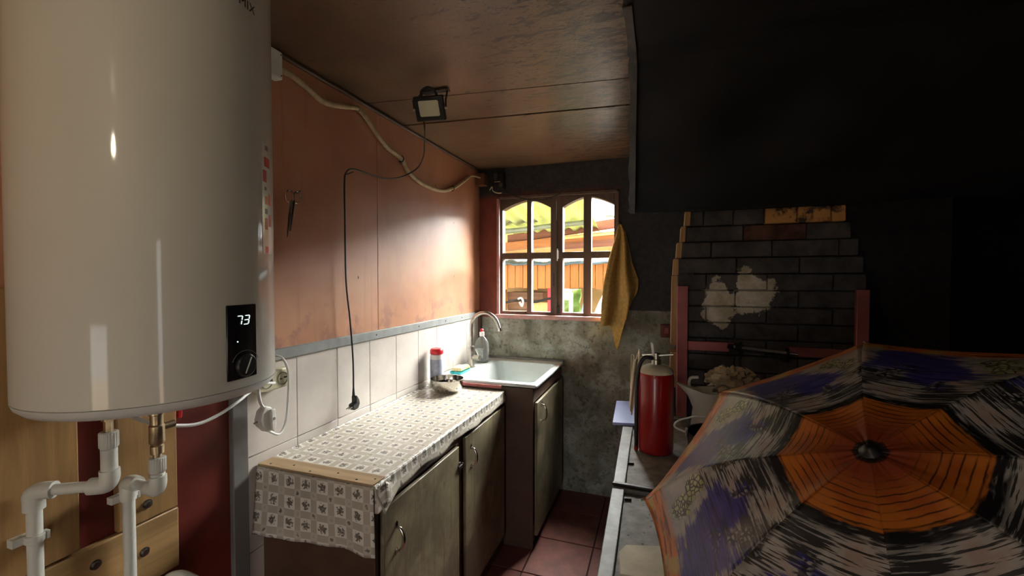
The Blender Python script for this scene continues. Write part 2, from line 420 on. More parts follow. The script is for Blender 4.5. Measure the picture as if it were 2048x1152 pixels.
M['ground'] = simple('trodden_earth', srgb(112, 98, 76), .95, var=.3, scale=4, bump=.4)
M['plasterwhite'] = simple('dim_plaster', srgb(120, 96, 80), .8, var=.2, scale=3)
M['conduit'] = simple('beige_conduit', srgb(186, 166, 128), .55, var=.2, scale=30)
M['cardbrown'] = simple('brown_block', srgb(112, 70, 44), .6, var=.25, scale=20)
M['labelblue'] = simple('blue_grey_label', srgb(172, 176, 196), .4, var=.2, scale=40)
M['labelgrey'] = simple('grey_print', srgb(150, 152, 150), .4, var=.4, scale=70)
M['printred'] = simple('red_print', srgb(200, 40, 40), .35, var=.1)
M['printorange'] = simple('orange_red_print', srgb(214, 96, 66), .35, var=.1)
M['printgrey'] = simple('grey_sticker_print', srgb(120, 120, 116), .4, var=.2)
M['sticker'] = simple('white_sticker', srgb(226, 224, 216), .2, var=.03, coat=.3)
M['ink'] = simple('dark_lettering', srgb(46, 40, 30), .4, var=.1)
M['lampglass'] = simple('floodlight_lens', srgb(206, 206, 180), .3, var=.06, spec=.6)
M['led'] = emit('led_digits', (.78, 1, .95, 1), 1.1)
def inset_mat():
    g = G('gritty_plaster_inset')
    n = g.noise(g.pos(), 24, 5, .6); v = g.voro(g.pos(), 55)
    col = g.mix(g.step(n, .3, .7), srgb(110, 106, 100), srgb(150, 146, 138))
    col = g.mix(g.ma('MULTIPLY', g.ma('SUBTRACT', 1.0, g.step(v, .10, .2)), g.step(g.noise(g.pos(), 9, 2, .5), .45, .6)), col, srgb(36, 32, 30))
    g.bump(n, .4, .004)
    return g.fin(col, .7)
M['inset'] = inset_mat()

# ------------------------------------------------------------------ mesh helper
WLOC = {}
class MB:
    def __init__(s): s.v = []; s.f = []; s.uv = {}
    def add(s, verts, faces):
        o = len(s.v); s.v += [Vector(p) for p in verts]; s.f += [tuple(i + o for i in f) for f in faces]; return o
    def box(s, x0, x1, y0, y1, z0, z1):
        s.add([(x0, y0, z0), (x1, y0, z0), (x1, y1, z0), (x0, y1, z0), (x0, y0, z1), (x1, y0, z1), (x1, y1, z1), (x0, y1, z1)],
              [(0, 3, 2, 1), (4, 5, 6, 7), (0, 1, 5, 4), (1, 2, 6, 5), (2, 3, 7, 6), (3, 0, 4, 7)]); return s
    def obox(s, c, ax, ay, az):
        """box from centre and three half-extent vectors"""
        c, ax, ay, az = map(Vector, (c, ax, ay, az)); vs = []
        for k in (-1, 1):
            for i, j in ((-1, -1), (1, -1), (1, 1), (-1, 1)): vs.append(c + ax * i + ay * j + az * k)
        s.add(vs, [(0, 3, 2, 1), (4, 5, 6, 7), (0, 1, 5, 4), (1, 2, 6, 5), (2, 3, 7, 6), (3, 0, 4, 7)]); return s
    def prism(s, pts, d):
        """polygon pushed along vector d"""
        n = len(pts); d = Vector(d); pts = [Vector(p) for p in pts]
        s.add(pts + [p + d for p in pts], [tuple(range(n - 1, -1, -1)), tuple(range(n, 2 * n))] + [(i, (i + 1) % n, n + (i + 1) % n, n + i) for i in range(n)]); return s
    def rings(s, rings, cap0=True, cap1=True):
        n = len(rings[0]); o = len(s.v)
        for r in rings: s.v += [Vector(p) for p in r]
        for k in range(len(rings) - 1):
            for i in range(n):
                a = o + k * n + i; b = o + k * n + (i + 1) % n
                s.f.append((a, b, b + n, a + n))
        if cap0: s.f.append(tuple(o + i for i in range(n - 1, -1, -1)))
        if cap1: s.f.append(tuple(o + (len(rings) - 1) * n + i for i in range(n)))
        return s
    def lathe(s, base, prof, n=24, axis=(0, 0, 1), cap=True, sx=1.0, sy=1.0):
        """prof: (radius, height) along axis"""
        base = Vector(base); az = Vector(axis).normalized()
        t = Vector((1, 0, 0)) if abs(az.x) < .9 else Vector((0, 1, 0))
        ay = az.cross(t).normalized(); ax = ay.cross(az)
        s.rings([[base + az * h + ax * (r * sx * math.cos(2 * math.pi * i / n)) + ay * (r * sy * math.sin(2 * math.pi * i / n)) for i in range(n)] for r, h in prof], cap, cap); return s
    def cyl(s, a, b, r, n=16, r2=None):
        a, b = Vector(a), Vector(b); L = (b - a).length
        return s.lathe(a, [(r, 0), (r if r2 is None else r2, L)], n, b - a)
    def tube(s, pts, r, n=8, spline=True, sub=8, rad=None):
        pts = [Vector(p) for p in pts]
        if spline and len(pts) > 2:
            q = []
            P = [pts[0] * 2 - pts[1]] + pts + [pts[-1] * 2 - pts[-2]]
            for i in range(1, len(P) - 2):
                for k in range(sub):
                    t = k / sub; a, b, c, d = P[i - 1], P[i], P[i + 1], P[i + 2]
                    q.append(.5 * ((2 * b) + (c - a) * t + (2 * a - 5 * b + 4 * c - d) * t * t + (3 * b - a - 3 * c + d) * t ** 3))
            q.append(pts[-1]); pts = q
        rings = []; t0 = (pts[1] - pts[0]).normalized()
        nrm = t0.orthogonal().normalized()
        for i, p in enumerate(pts):
            t = (pts[min(i + 1, len(pts) - 1)] - pts[max(i - 1, 0)]).normalized()
            nrm = (nrm - t * nrm.dot(t)).normalized(); bn = t.cross(nrm)
            rr = r if rad is None else rad(i / (len(pts) - 1))
            rings.append([p + nrm * (rr * math.cos(2 * math.pi * k / n)) + bn * (rr * math.sin(2 * math.pi * k / n)) for k in range(n)])
        return s.rings(rings)
    def grid(s, fn, nu, nv, uvf=None):
        o = len(s.v)
        for j in range(nv + 1):
            for i in range(nu + 1):
                s.v.append(Vector(fn(i / nu, j / nv)))
                if uvf: s.uv[len(s.v) - 1] = uvf(i / nu, j / nv)
        for j in range(nv):
            for i in range(nu):
                a = o + j * (nu + 1) + i; s.f.append((a, a + 1, a + nu + 2, a + nu + 1))
        return s
    def build(s, name, mat, parent=None, origin=None, smooth=True, bevel=0.0, solid=0.0, seg=2):
        if parent is not None: org = WLOC[parent]
        elif origin is not None: org = Vector(origin)
        else:
            xs = [p.x for p in s.v]; ys = [p.y for p in s.v]; zs = [p.z for p in s.v]
            org = Vector(((min(xs) + max(xs)) / 2, (min(ys) + max(ys)) / 2, min(zs)))
        me = bpy.data.meshes.new(name)
        me.from_pydata([tuple(p - org) for p in s.v], [], s.f)
        if s.uv:
            ul = me.uv_layers.new(name='UVMap')
            for lp in me.loops: ul.data[lp.index].uv = s.uv.get(lp.vertex_index, (0, 0))
        bm = bmesh.new(); bm.from_mesh(me)
        if not s.uv and not solid: bmesh.ops.recalc_face_normals(bm, faces=bm.faces)
        bm.to_mesh(me); bm.free()
        if smooth: me.shade_smooth(); me.set_sharp_from_angle(angle=R(38))
        me.materials.append(M[mat] if isinstance(mat, str) else mat)
        o = bpy.data.objects.new(name, me); COL.objects.link(o)
        if parent is not None: o.parent = parent
        else: o.location = org
        WLOC[o] = org
        if solid:
            m = o.modifiers.new('thickness', 'SOLIDIFY'); m.thickness = solid; m.offset = 0
        if bevel:
            m = o.modifiers.new('bevel', 'BEVEL'); m.width = bevel; m.segments = seg; m.limit_method = 'ANGLE'; m.angle_limit = R(40)
        return o
def thing(name, loc, label, cat, group=None):
    o = bpy.data.objects.new(name, None); COL.objects.link(o); o.location = loc; o.empty_display_size = .05
    WLOC[o] = Vector(loc); return tag(o, label, cat, group)
def tag(o, label, cat, group=None):
    o['label'] = label; o['category'] = cat
    if group: o['group'] = group
    return o
def struct(o): o['kind'] = 'structure'; return o
def box(*a): return MB().box(*a)
def share(src, parent, delta):
    """copy of a piece with the same mesh, moved by delta"""
    c = src.copy(); COL.objects.link(c); c.parent = parent; c.location = src.location + Vector(delta); return c
def rrect(cx, cy, hx, hy, r, n=5):
    out = []
    for sx, sy, a0 in ((1, 1, 0), (-1, 1, 90), (-1, -1, 180), (1, -1, 270)):
        for k in range(n + 1):
            a = R(a0 + 90 * k / n); out.append((cx + sx * (hx - r) + r * math.cos(a), cy + sy * (hy - r) + r * math.sin(a)))
    return out

YB = 2.805; ZC = 2.17; XR = 2.62; YF = -1.62

# ================================================================== SETTING
# floor
fl = struct(box(-.1, XR + .1, YF - .1, YB + .15, -.08, -.006).build('floor', 'groutdark', origin=(0, 0, 0)))
ft0 = None
for i in range(4):
    for j in range(9):
        d = (.30 * i, .30 * j, 0)
        if ft0 is None: ft0 = box(.0, .294, .15, .444, -.006, 0).build('floor_tile', 'floortile', fl, bevel=.002)
        else: share(ft0, fl, d)
box(1.2, XR, YF, YB, -.006, -.001).build('floor_screed', 'groutdark', fl)
box(0, 1.2, YF, .145, -.006, -.001).build('floor_screed', 'groutdark', fl)

# left wall
wl = struct(box(-.12, 0, YF - .1, YB + .13, -.05, 2.3).build('wall_left', 'mortar', origin=(0, 0, 0)))
for y0, y1 in ((YF, .428), (.431, 1.644), (1.647, YB)):
    box(0, .007, y0, y1, 1.15, ZC).build('wall_panel', 'terracotta', wl, bevel=.001)
box(0, .007, YF, .925, 0, 1.149).build('wall_panel', 'maroon', wl)
tw = .1985
t0 = None; ts = None
for r_, (z0, z1) in enumerate(((.859, 1.148), (.556, .8565), (.253, .5535), (.0, .2505))):
    for k in range(9):
        y0 = .9785 + .2013 * k
        if r_ >= 2 and k > 0: continue
        y1 = min(y0 + tw, YB - .002)
        key = (r_, y1 - y0)
        box(0, .009, y0, y1, z0, z1).build('tile', 'tile', wl, bevel=.0012)
struct(box(0, .022, .926, .977, 0, 1.15).build('trim_1', 'greystrip2', bevel=.003, origin=(0, 0, 0)))
tr2 = struct(box(0, .016, .90, YB, 1.143, 1.182).build('trim_2', 'greystrip', bevel=.003, origin=(0, 0, 0)))
for y in (1.62, 1.98, 2.28, 2.50):
    MB().lathe((.016, y, 1.163), [(.004, 0), (.003, .0015)], 10, (1, 0, 0)).build('nail_head', 'darksteel', tr2)
struct(box(0, .03, YB - .035, YB - .001, .82, 1.182).build('trim_3', 'cabframe', bevel=.002, origin=(0, 0, 0)))
struct(MB().tube([(.012, .2, 2.163), (.012, 1.2, 2.163), (.012, 2.0, 2.162), (.014, YB, 2.166)], .008, 6).build('trim_4', 'cabend', origin=(0, 0, 0)))

# back wall with window opening
WX0, WX1, WZ0, WZ1 = .142, .968, 1.150, 1.978
bw = MB()
bw.box(-.12, WX0, YB, YB + .13, -.05, 2.3).box(WX1, XR + .1, YB, YB + .13, -.05, 2.3)
bw.box(WX0, WX1, YB, YB + .13, -.05, WZ0).box(WX0, WX1, YB, YB + .13, WZ1, 2.3)
wb = struct(bw.build('wall_back', 'backwall', origin=(0, 0, 0), smooth=False))
# other walls
GY0, GY1 = -1.03, -.79          # gap of the door that stands ajar behind the camera
wq = MB().box(XR, XR + .1, YF - .1, GY0, -.05, 2.3).box(XR, XR + .1, GY1, YB, -.05, 2.3).box(XR, XR + .1, GY0, GY1, 2.0, 2.3)
struct(wq.build('wall_right', 'soot', origin=(0, 0, 0), smooth=False))
RX0, RX1, RZ1 = .48, 1.0, 1.28     # unseen opening added in the rear wall to light the oilcloth's front
wr = MB().box(-.1, RX0, YF - .1, YF, -.05, 2.3).box(RX1, XR, YF - .1, YF, -.05, 2.3).box(RX0, RX1, YF - .1, YF, RZ1, 2.3)
struct(wr.build('wall_rear', 'plasterwhite', origin=(0, 0, 0), smooth=False))

# ceiling: boards with open seams
ce = struct(box(-.1, XR + .1, YF - .1, YB + .13, ZC + .012, ZC + .1).build('ceiling', 'groutdark', origin=(0, 0, 0)))
def seam(y0, y1): return (y0, y1)
edges = [(YF, YF), (.36, .48), (1.574, 1.702), (1.858, 1.960), (2.543, 2.60), (YB, YB)]
for k in range(len(edges) - 1):
    a0, a1 = edges[k]; b0, b1 = edges[k + 1]; g_ = .0045; h = (0, .0025, .004, .001, .003)[k]
    MB().prism([(0, a0 + g_, ZC + h), (1.14, a1 + g_, ZC + h), (1.14, b1 - g_, ZC + h), (0, b0 - g_, ZC + h)], (0, 0, .012)).build('ceiling_board', 'ceiling', ce, smooth=False)
box(1.14, XR, YF, YB, ZC + .004, ZC + .012).build('ceiling_board', 'soot', ce)

# window
win = struct(bpy.data.objects.new('window_1', None)); COL.objects.link(win); win.location = (.555, YB + .05, WZ0); WLOC[win] = Vector(win.location)
y0, y1 = YB + .015, YB + .075
fr = MB()
fr.box(WX0, WX0 + .018, YB - .012, y1 + .02, WZ0, WZ1)
fr.build('window_frame', 'pinkwood', win, bevel=.002)
box(WX1 - .016, WX1, YB - .012, y1 + .02, WZ0, WZ1).build('window_frame', 'winwood', win, bevel=.002)
box(WX0, WX1, YB - .012, y1 + .02, WZ1 - .018, WZ1).build('head_rail', 'winwood', win, bevel=.002)
box(WX0 - .005, WX1 - .02, YB - .035, y1 + .03, WZ0 - .012, WZ0 + .016).build('window_sill', 'pinkwood', win, bevel=.003)
def casement(xa, xb, m0, m1, pa, pb, name):
    """xa..xb sash, m0..m1 muntin, pa..pb outer pane edges"""
    zb, zm0, zm1, zo, zt = 1.186, 1.548, 1.590, 1.888, 1.948
    s = MB()
    s.box(xa, pa, y0, y1, WZ0 + .016, WZ1 - .018).box(pb, xb, y0, y1, WZ0 + .016, WZ1 - .018)
    s.box(m0, m1, y0 + .004, y1 - .004, WZ0 + .016, WZ1 - .018)
    for a, b in ((pa, m0), (m1, pb)):
        s.box(a, b, y0 + .002, y1 - .002, WZ0 + .016, zb).box(a, b, y0 + .002, y1 - .002, zm0, zm1)
    c = (m0 + m1) / 2
    def arch(a, b):
        lo, hi = [], []
        for k in range(7):
            x = a + (b - a) * k / 6; t = abs(x - c) / (c - pa if x < c else pb - c)
            lo.append((x, y0, zt - (zt - zo) * min(1, t) ** 1.6))
        return lo
    for a, b in ((pa, m0), (m1, pb)):
        lo = arch(a, b)
        s.prism(lo + [(b, y0, WZ1 - .018), (a, y0, WZ1 - .018)], (0, y1 - y0, 0))
    sash = s.build('casement', 'winwood', win, bevel=.002)
    for a, b in ((pa, m0), (m1, pb)):
        box(a + .0005, b - .0005, (y0 + y1) / 2 - .002, (y0 + y1) / 2 + .002, zb + .0005, zm0 - .0005).build('pane', 'glass', sash)
        lo = [(x, (y0 + y1) / 2 - .002, z - .0005) for x, _, z in arch(a + .0005, b - .0005)]
        MB().prism([(a + .0005, (y0 + y1) / 2 - .002, zm1 + .0005)] + [(b - .0005, (y0 + y1) / 2 - .002, zm1 + .0005)] + lo[::-1], (0, .004, 0)).build('pane', 'glass', sash, smooth=False)
    return sash
casement(.160, .556, .353, .384, .176, .520, 'left')
casement(.560, .952, .740, .790, .602, .936, 'right')
MB().box(.548, .566, y0 - .012, y0, WZ0 + .02, 1.80).build('meeting_strip', 'winwood', win, bevel=.002)
lt = MB().box(.563, .577, y0 - .010, y0, 1.545, 1.60); lt.tube([(.570, y0 - .012, 1.61), (.570, y0 - .022, 1.59), (.570, y0 - .022, 1.53)], .004, 8)
lt.build('window_latch', 'white_plastic', win)
MB().box(.540, .556, y0 - .008, y0, 1.36, 1.45).build('bolt', 'darksteel', win, bevel=.001)
MB().box(.566, .590, y0 - .014, y0, WZ0 + .03, WZ0 + .075).build('bolt', 'darksteel', win, bevel=.002)

# bare bulb behind the camera, seen as the warm spot on the heater
LB = Vector((.76, -.42, 2.03))
bu = thing('light_bulb', (LB.x, LB.y, LB.z - .04), 'bare glowing light bulb hanging from the ceiling behind the camera', 'lamp')
MB().lathe(LB + Vector((0, 0, -.036)), [(.002, 0), (.016, .004), (.027, .018), (.030, .034), (.026, .052), (.015, .070), (.0125, .082)], 20).build('bulb_glass', emit('warm_bulb_glow', (1.0, .86, .64, 1), 80.0), bu)
MB().lathe(LB + Vector((0, 0, .047)), [(.0135, 0), (.0155, .004), (.0155, .04), (.008, .048)], 16).build('lamp_socket', 'black_plastic', bu)
MB().cyl(LB + Vector((0, 0, .09)), (LB.x, LB.y, ZC - .001), .003, 8).build('cord', 'black_plastic', bu)

# ================================================================== OUTSIDE
gr = struct(box(-6, 8, YB + .131, 12, -.3, -.05).build('ground', 'ground', origin=(0, 0, 0)))
struct(box(-6, 8, -8, YF - .11, -.3, -.08).build('ground', 'ground', origin=(0, 0, 0)))
struct(box(XR + .11, 8, YF - .11, YB + .13, -.3, -.08).build('ground', 'ground', origin=(0, 0, 0)))
# lean-to sheet sloping down into the yard
def corr(u, v):
    x = -2.2 + 2.74 * u; y = 3.02 + 2.2 * v
    return (x, y, 2.33 - .165 * (y - 2.95) + .022 * math.sin(x / .076 * 2 * math.pi * .5))
o = MB().grid(corr, 140, 4).build('corrugated_roof', 'roofing', solid=.003)
tag(o, 'yellow-green corrugated translucent roof sheet seen through the upper window panes', 'roof')
o = MB().cyl((-2.2, 4.72, 2.085), (ony(1076, 432, 4.72).x, 4.72, 2.105), .055, 16).build('drain_pipe', 'galv')
tag(o, 'fat grey drain pipe under the corrugated roof, outside the left casement', 'pipe')
p = MB().tube([(-1.2, 4.6, 1.955), ony(1015, 462, 4.6), ony(1100, 452, 4.6), ony(1170, 445, 4.6)], .028, 10)
tag(p.build('gutter', 'galv'), 'thin pale gutter running below the fat drain pipe outdoors', 'gutter')
# shed
shed = thing('shed', (.2, 5.6, -.05), 'timber shed across the yard with orange board cladding and beams', 'shed')
box(-2.4, 2.4, 5.4, 7.2, -.05, 1.98).build('shed_wall', 'shedwall', shed)
def beam(u0, v0, u1, v1, y, h, mat, d=.1, x0=None, x1=None):
    a = ony(u0, v0, y); b = ony(u1, v1, y); k = (b.z - a.z) / (b.x - a.x)
    X0 = -2.2 if x0 is None else a.x; X1 = 2.2 if x1 is None else b.x
    za = a.z + k * (X0 - a.x); zb_ = a.z + k * (X1 - a.x)
    return MB().prism([(X0, y, za - h), (X1, y, zb_ - h), (X1, y, zb_), (X0, y, za)], (0, d, 0)).build('beam', mat, shed)
beam(1015, 470, 1230, 437, 5.05, .10, 'brownbeam', x0=1)
beam(1005, 486, 1230, 462, 5.0, .10, 'orangebeam')
beam(1124, 474, 1235, 463, 4.98, .03, 'yellowpanel', .04, x0=1)
beam(1124, 487, 1235, 478, 4.96, .07, 'brownbeam', .06, x0=1)
def shroof(u, v):
    x = -2.3 + 4.6 * u; y = 4.78 + .6 * v
    return (x, y, 1.575 + .14 * v + .008 * math.sin(x * 22) + .006 * math.sin(x * 51 + v * 4))
MB().grid(shroof, 90, 6).build('shed_roof_sheet', 'tarpgrey', shed, solid=.02)
b0 = None; bx = -1.9
for k in range(40):
    wdt = .088 + .012 * random.random()
    box(bx, bx + wdt - .006, 4.86 + .006 * random.random(), 4.885, 1.275 + .03 * random.random() + .012 * bx, 1.60).build('cladding_board', 'orangeboard', shed, bevel=.002)
    bx += wdt
box(-1.9, bx, 4.89, 4.93, 1.33, 1.42).build('batten', 'brownbeam', shed)
box(-1.9, bx, 4.89, 4.93, 1.49, 1.56).build('batten', 'brownbeam', shed)
for x in (-.62, 1.55): box(x - .05, x + .05, 4.9, 5.0, -.05, 1.6).build('post', 'orangebeam', shed, bevel=.004)
# things under the cladding
o = thing('crate', (-.32, 5.0, -.05), 'brown slatted wooden crate in the shadow under the shed cladding', 'crate')
cr0 = ony(1014, 588, 5.0); cr1 = ony(1046, 622, 5.0)
box(cr0.x, cr1.x + .25, 5.03, 5.3, -.05, 1.24).build('crate_body', 'brownbox', o)
for z in (.75, .9, 1.03, 1.15): box(cr0.x, cr1.x + .25, 5.01, 5.03, z, z + .09).build('slat', 'brownbox', o, bevel=.002)
a = ony(1056, 604, 4.95); b = ony(1100, 622, 4.95)
tag(MB().box(a.x, b.x + .05, 4.95, 5.0, .2, a.z).build('yellow_panel', 'yellowpanel', bevel=.004), 'pale yellow board leaning behind the window\'s lower left casement', 'board')
a = ony(1095, 576, 4.9); b = ony(1102, 600, 4.9)
tag(MB().box(a.x, b.x + .02, 4.9, 4.94, b.z - .6, a.z).build('red_board', 'red_plastic', bevel=.003), 'narrow bright red board outside beside the middle of the window', 'board')
ps = [ony(u, v, 4.885) for u, v in ((1006, 606), (1040, 600), (1070, 604), (1100, 597), (1125, 600))]
tag(MB().tube(ps, .014, 8).build('hose', 'black_plastic'), 'black hose strung across the yard outside the lower panes', 'hose')
hk = [ony(u, v, 4.868) for u, v in ((1036, 598), (1042, 596), (1046, 602), (1044, 612), (1039, 604))]
tag(MB().tube(hk, .012, 8).build('hook', 'white_plastic'), 'small white hook hanging on the black hose', 'hook')
def tarp(u, v):
    p = ony(1118 + 44 * u, 578 + 60 * v, 4.55); p.y += .05 * math.sin(u * 9 + v * 3) + .03 * math.sin(v * 14 + u * 5)
    if v > .98: p.z = -.049
    return p
tag(MB().grid(tarp, 24, 20).build('tarpaulin', 'greentarp', solid=.004), 'green tarpaulin hanging outside the right casement\'s lower panes', 'tarpaulin')
sp = thing('standpipe', (0, 0, 0), 'beige standpipe with tap in front of the green tarpaulin', 'tap')
sp.location = (ony(1140, 590, 4.4).x, 4.4, -.05); WLOC[sp] = Vector(sp.location)
c = ony(1138, 585, 4.4)
MB().tube([(c.x + .02, 4.4, -.05), (c.x + .02, 4.4, c.z - .15), (c.x + .01, 4.4, c.z), (c.x - .06, 4.4, c.z + .02)], .022, 10).build('riser', 'cream_plastic', sp)
MB().lathe((c.x, 4.38, c.z - .01), [(.03, 0), (.042, .02), (.042, .06), (.02, .075)], 12, (-.5, 0, -.8)).build('tap_head', 'cream_plastic', sp)
def net(u, v):
    p = ony(1160 + 12 * u, 595 + 40 * v, 4.30); p.x += (1 - v) * .04; p.y += .03 * math.sin(u * 6 + v * 5); return p
tag(MB().grid(net, 8, 12).build('netting', 'bluenet', solid=.004), 'pale blue netting beside the white sack in the yard', 'net')
c = ony(1222, 600, 4.5)
sk = MB(); rings = []
for k in range(17):
    t = k / 16; z = -.049 + (c.z + .19) * t; rr = .19 * (1 - max(0, t - .55) ** 2 * 4.2) * (1 + .05 * math.sin(t * 17))
    rings.append([(c.x + rr * (1 + .08 * math.sin(3 * a + t * 6)) * math.cos(a), 4.40 + rr * .8 * math.sin(a), z) for a in [2 * math.pi * i / 20 for i in range(20)]])
sk.rings(rings)
tag(sk.build('sack', 'sack'), 'bulging white sack standing in the yard behind the mustard towel', 'sack')
o = MB().grid(lambda u, v: (.35 + 3 * u, 7.3 + 1.2 * v, 2.42 + .25 * v + .02 * math.sin(u * 70)), 60, 4).build('far_roof', 'tarpgrey', solid=.03)
tag(o, 'distant grey roof below the white sky in the upper right pane', 'roof')

# ================================================================== WATER HEATER
HX, HY, HR, HZ = .237, .604, .2076, 1.181
heat = thing('water_heater', (HX, HY, HZ), 'tall white cylindrical water heater on the wall with black control panel', 'water heater')
pr = [(.02, .0), (HR - .03, .0), (HR - .012, .004), (HR - .003, .013), (HR, .022)]
MB().lathe((HX, HY, HZ), pr, 96).build('bottom_cap', 'heater_rim', heat)
MB().lathe((HX, HY, HZ + .0225), [(HR - .0015, 0), (HR, .0015), (HR, .86), (HR - .01, .885), (HR - .05, .895)], 128).build('tank_shell', 'heater', heat)
box(.0075, .06, HY - .12, HY + .12, HZ + .6, HZ + .66).build('wall_bracket', 'darksteel', heat)
def on_cyl(a, z, r): return (HX + r * math.cos(R(a)), HY + r * math.sin(R(a)), z)
def patch(a0, a1, z0, z1, dr, name, mat, parent, n=10, bev=0):
    m = MB(); ro, ri = HR + dr, HR - .002
    prof = []
    A = [a0 + (a1 - a0) * k / n for k in range(n + 1)]
    rings = []
    for a in A: rings.append([on_cyl(a, z0, ri), on_cyl(a, z0, ro), on_cyl(a, z1, ro), on_cyl(a, z1, ri)])
    m.rings(rings)
    return m.build(name, mat, parent, bevel=bev)
pan = patch(-4.3, 14.4, 1.222, 1.367, .0025, 'control_panel', 'black_gloss', heat, bev=.002)
def seg_digit(ac, zc, on, parent):
    m = MB(); w_, h_ = 1.6, .0070; th = .0014; ta = th / HR * 57.3; r = HR + .0032; sl = 1.2
    S = {'a': (-w_, w_, 2, 'h'), 'g': (-w_, w_, 0, 'h'), 'd': (-w_, w_, -2, 'h')}
    def q(a, z): return on_cyl(ac + a + sl * (z / .02), zc + z, r)
    for k in on:
        if k in 'agd':
            z = {'a': 2 * h_ * .6, 'g': 0, 'd': -2 * h_ * .6}[k]
            pts = [q(-w_ * .8, z - th / 2), q(w_ * .8, z - th / 2), q(w_ * .8, z + th / 2), q(-w_ * .8, z + th / 2)]
        else:
            a = w_ if k in 'bc' else -w_; z0_, z1_ = (.0010, .0076) if k in 'bf' else (-.0076, -.0010)
            pts = [q(a - ta / 2, z0_), q(a + ta / 2, z0_), q(a + ta / 2, z1_), q(a - ta / 2, z1_)]
        m.prism(pts, (.0006, 0, 0))
    return m.build('digit', 'led', parent, smooth=False)
seg_digit(2.4, 1.337, 'abc', pan); seg_digit(7.0, 1.337, 'abgcd', pan)
MB().lathe(on_cyl(1.4, 1.296, HR + .002), [(.0016, 0), (.0012, .0012)], 10, (1, 0, 0)).build('indicator_light', 'led', pan)
kc = Vector(on_cyl(5.6, 1.2485, HR + .002))
kb = MB().lathe(kc, [(.022, 0), (.022, .006), (.020, .009)], 32, (1, .09, 0)).build('knob', 'black_plastic', heat, bevel=.001)
MB().obox(kc + Vector((.0098, .001, 0)), (.0006, 0, 0), (0, .0065, .0150), (0, .0009, -.0004)).build('pointer', 'white_plastic', kb)
MB().tube([kc + Vector((.003, .029 * math.cos(a), .029 * math.sin(a))) for a in [R(20 + 10 * k) for k in range(15)]], .0005, 5).build('dial_scale', 'printgrey', kb)
st = patch(22.5, 40, 1.470, 1.705, .0006, 'sticker', 'sticker', heat)
for a0, a1, z0, z1, mt in ((25.2, 33, 1.655, 1.675, 'printred'), (23.6, 28, 1.622, 1.647, 'printred'), (26.5, 31, 1.69, 1.70, 'printgrey'),
                           (25.5, 29, 1.575, 1.592, 'printorange'), (31, 35, 1.575, 1.60, 'printorange'), (25.5, 29, 1.555, 1.566, 'printgrey'),
                           (25.5, 29, 1.522, 1.546, 'printorange'), (31, 35, 1.53, 1.555, 'printorange'), (25.5, 28, 1.605, 1.612, 'printgrey'), (25.5, 29.5, 1.472, 1.486, 'printred')):
    patch(a0, a1, z0, z1, .0009, 'printed_block', mt, st, 4)
# lettering cut by the top of the picture
fc = bpy.data.curves.new('lettering', 'FONT'); fc.body = 'ECTOMIX'; fc.size = .0245; fc.extrude = .0002; fc.align_x = 'RIGHT'; fc.resolution_u = 3; fc.space_character = 1.05
fo = bpy.data.objects.new('lettering_curve', fc); COL.objects.link(fo)
bpy.context.view_layer.update()
me = bpy.data.meshes.new_from_object(fo)
for vtx in me.vertices:
    a = 17.6 + math.degrees(vtx.co.x / HR); rr = HR + .0006 + vtx.co.z
    vtx.co = Vector(on_cyl(a, 1.950 + vtx.co.y, rr)) - Vector((HX, HY, HZ))
bpy.data.objects.remove(fo); me.materials.clear(); me.materials.append(M['ink'])
lo = bpy.data.objects.new('lettering', me); COL.objects.link(lo); lo.parent = heat; lo['label'] = 'dark slanting letters near the top of the heater'

# boards behind the pipes
def board(name, y0_, y1_, z0_, z1_, x1_, mat, label):
    o = thing(name, (.0075, (y0_ + y1_) / 2, z0_), label, 'board')
    box(.0075, x1_, y0_, y1_, z0_, z1_).build('plank', mat, o, bevel=.003)
    return o
b1 = board('mounting_board', .16, .568, .825, 1.40, .026, 'boardwood', 'wide upright pine board behind the left water pipe')
b2 = board('mounting_board', .637, .768, .822, 1.40, .026, 'boardwood', 'narrow upright pine board behind the right water pipe')
b3 = board('mounting_board', .16, .768, .665, .820, .028, 'boardwood2', 'horizontal knotty pine board below the two upright ones')
def bolt(u, v, par):
    p = onx(u, v, .03); d = .028 if par is b3 else .026
    MB().lathe((d, p.y, p.z), [(.011, 0), (.011, .002), (.0075, .0022), (.007, .007), (.003, .0075)], 14, (1, 0, 0)).build('bolt', 'steel', par)
bolt(297, 1008, b2); bolt(290, 1104, b3); bolt(192, 1130, b3)

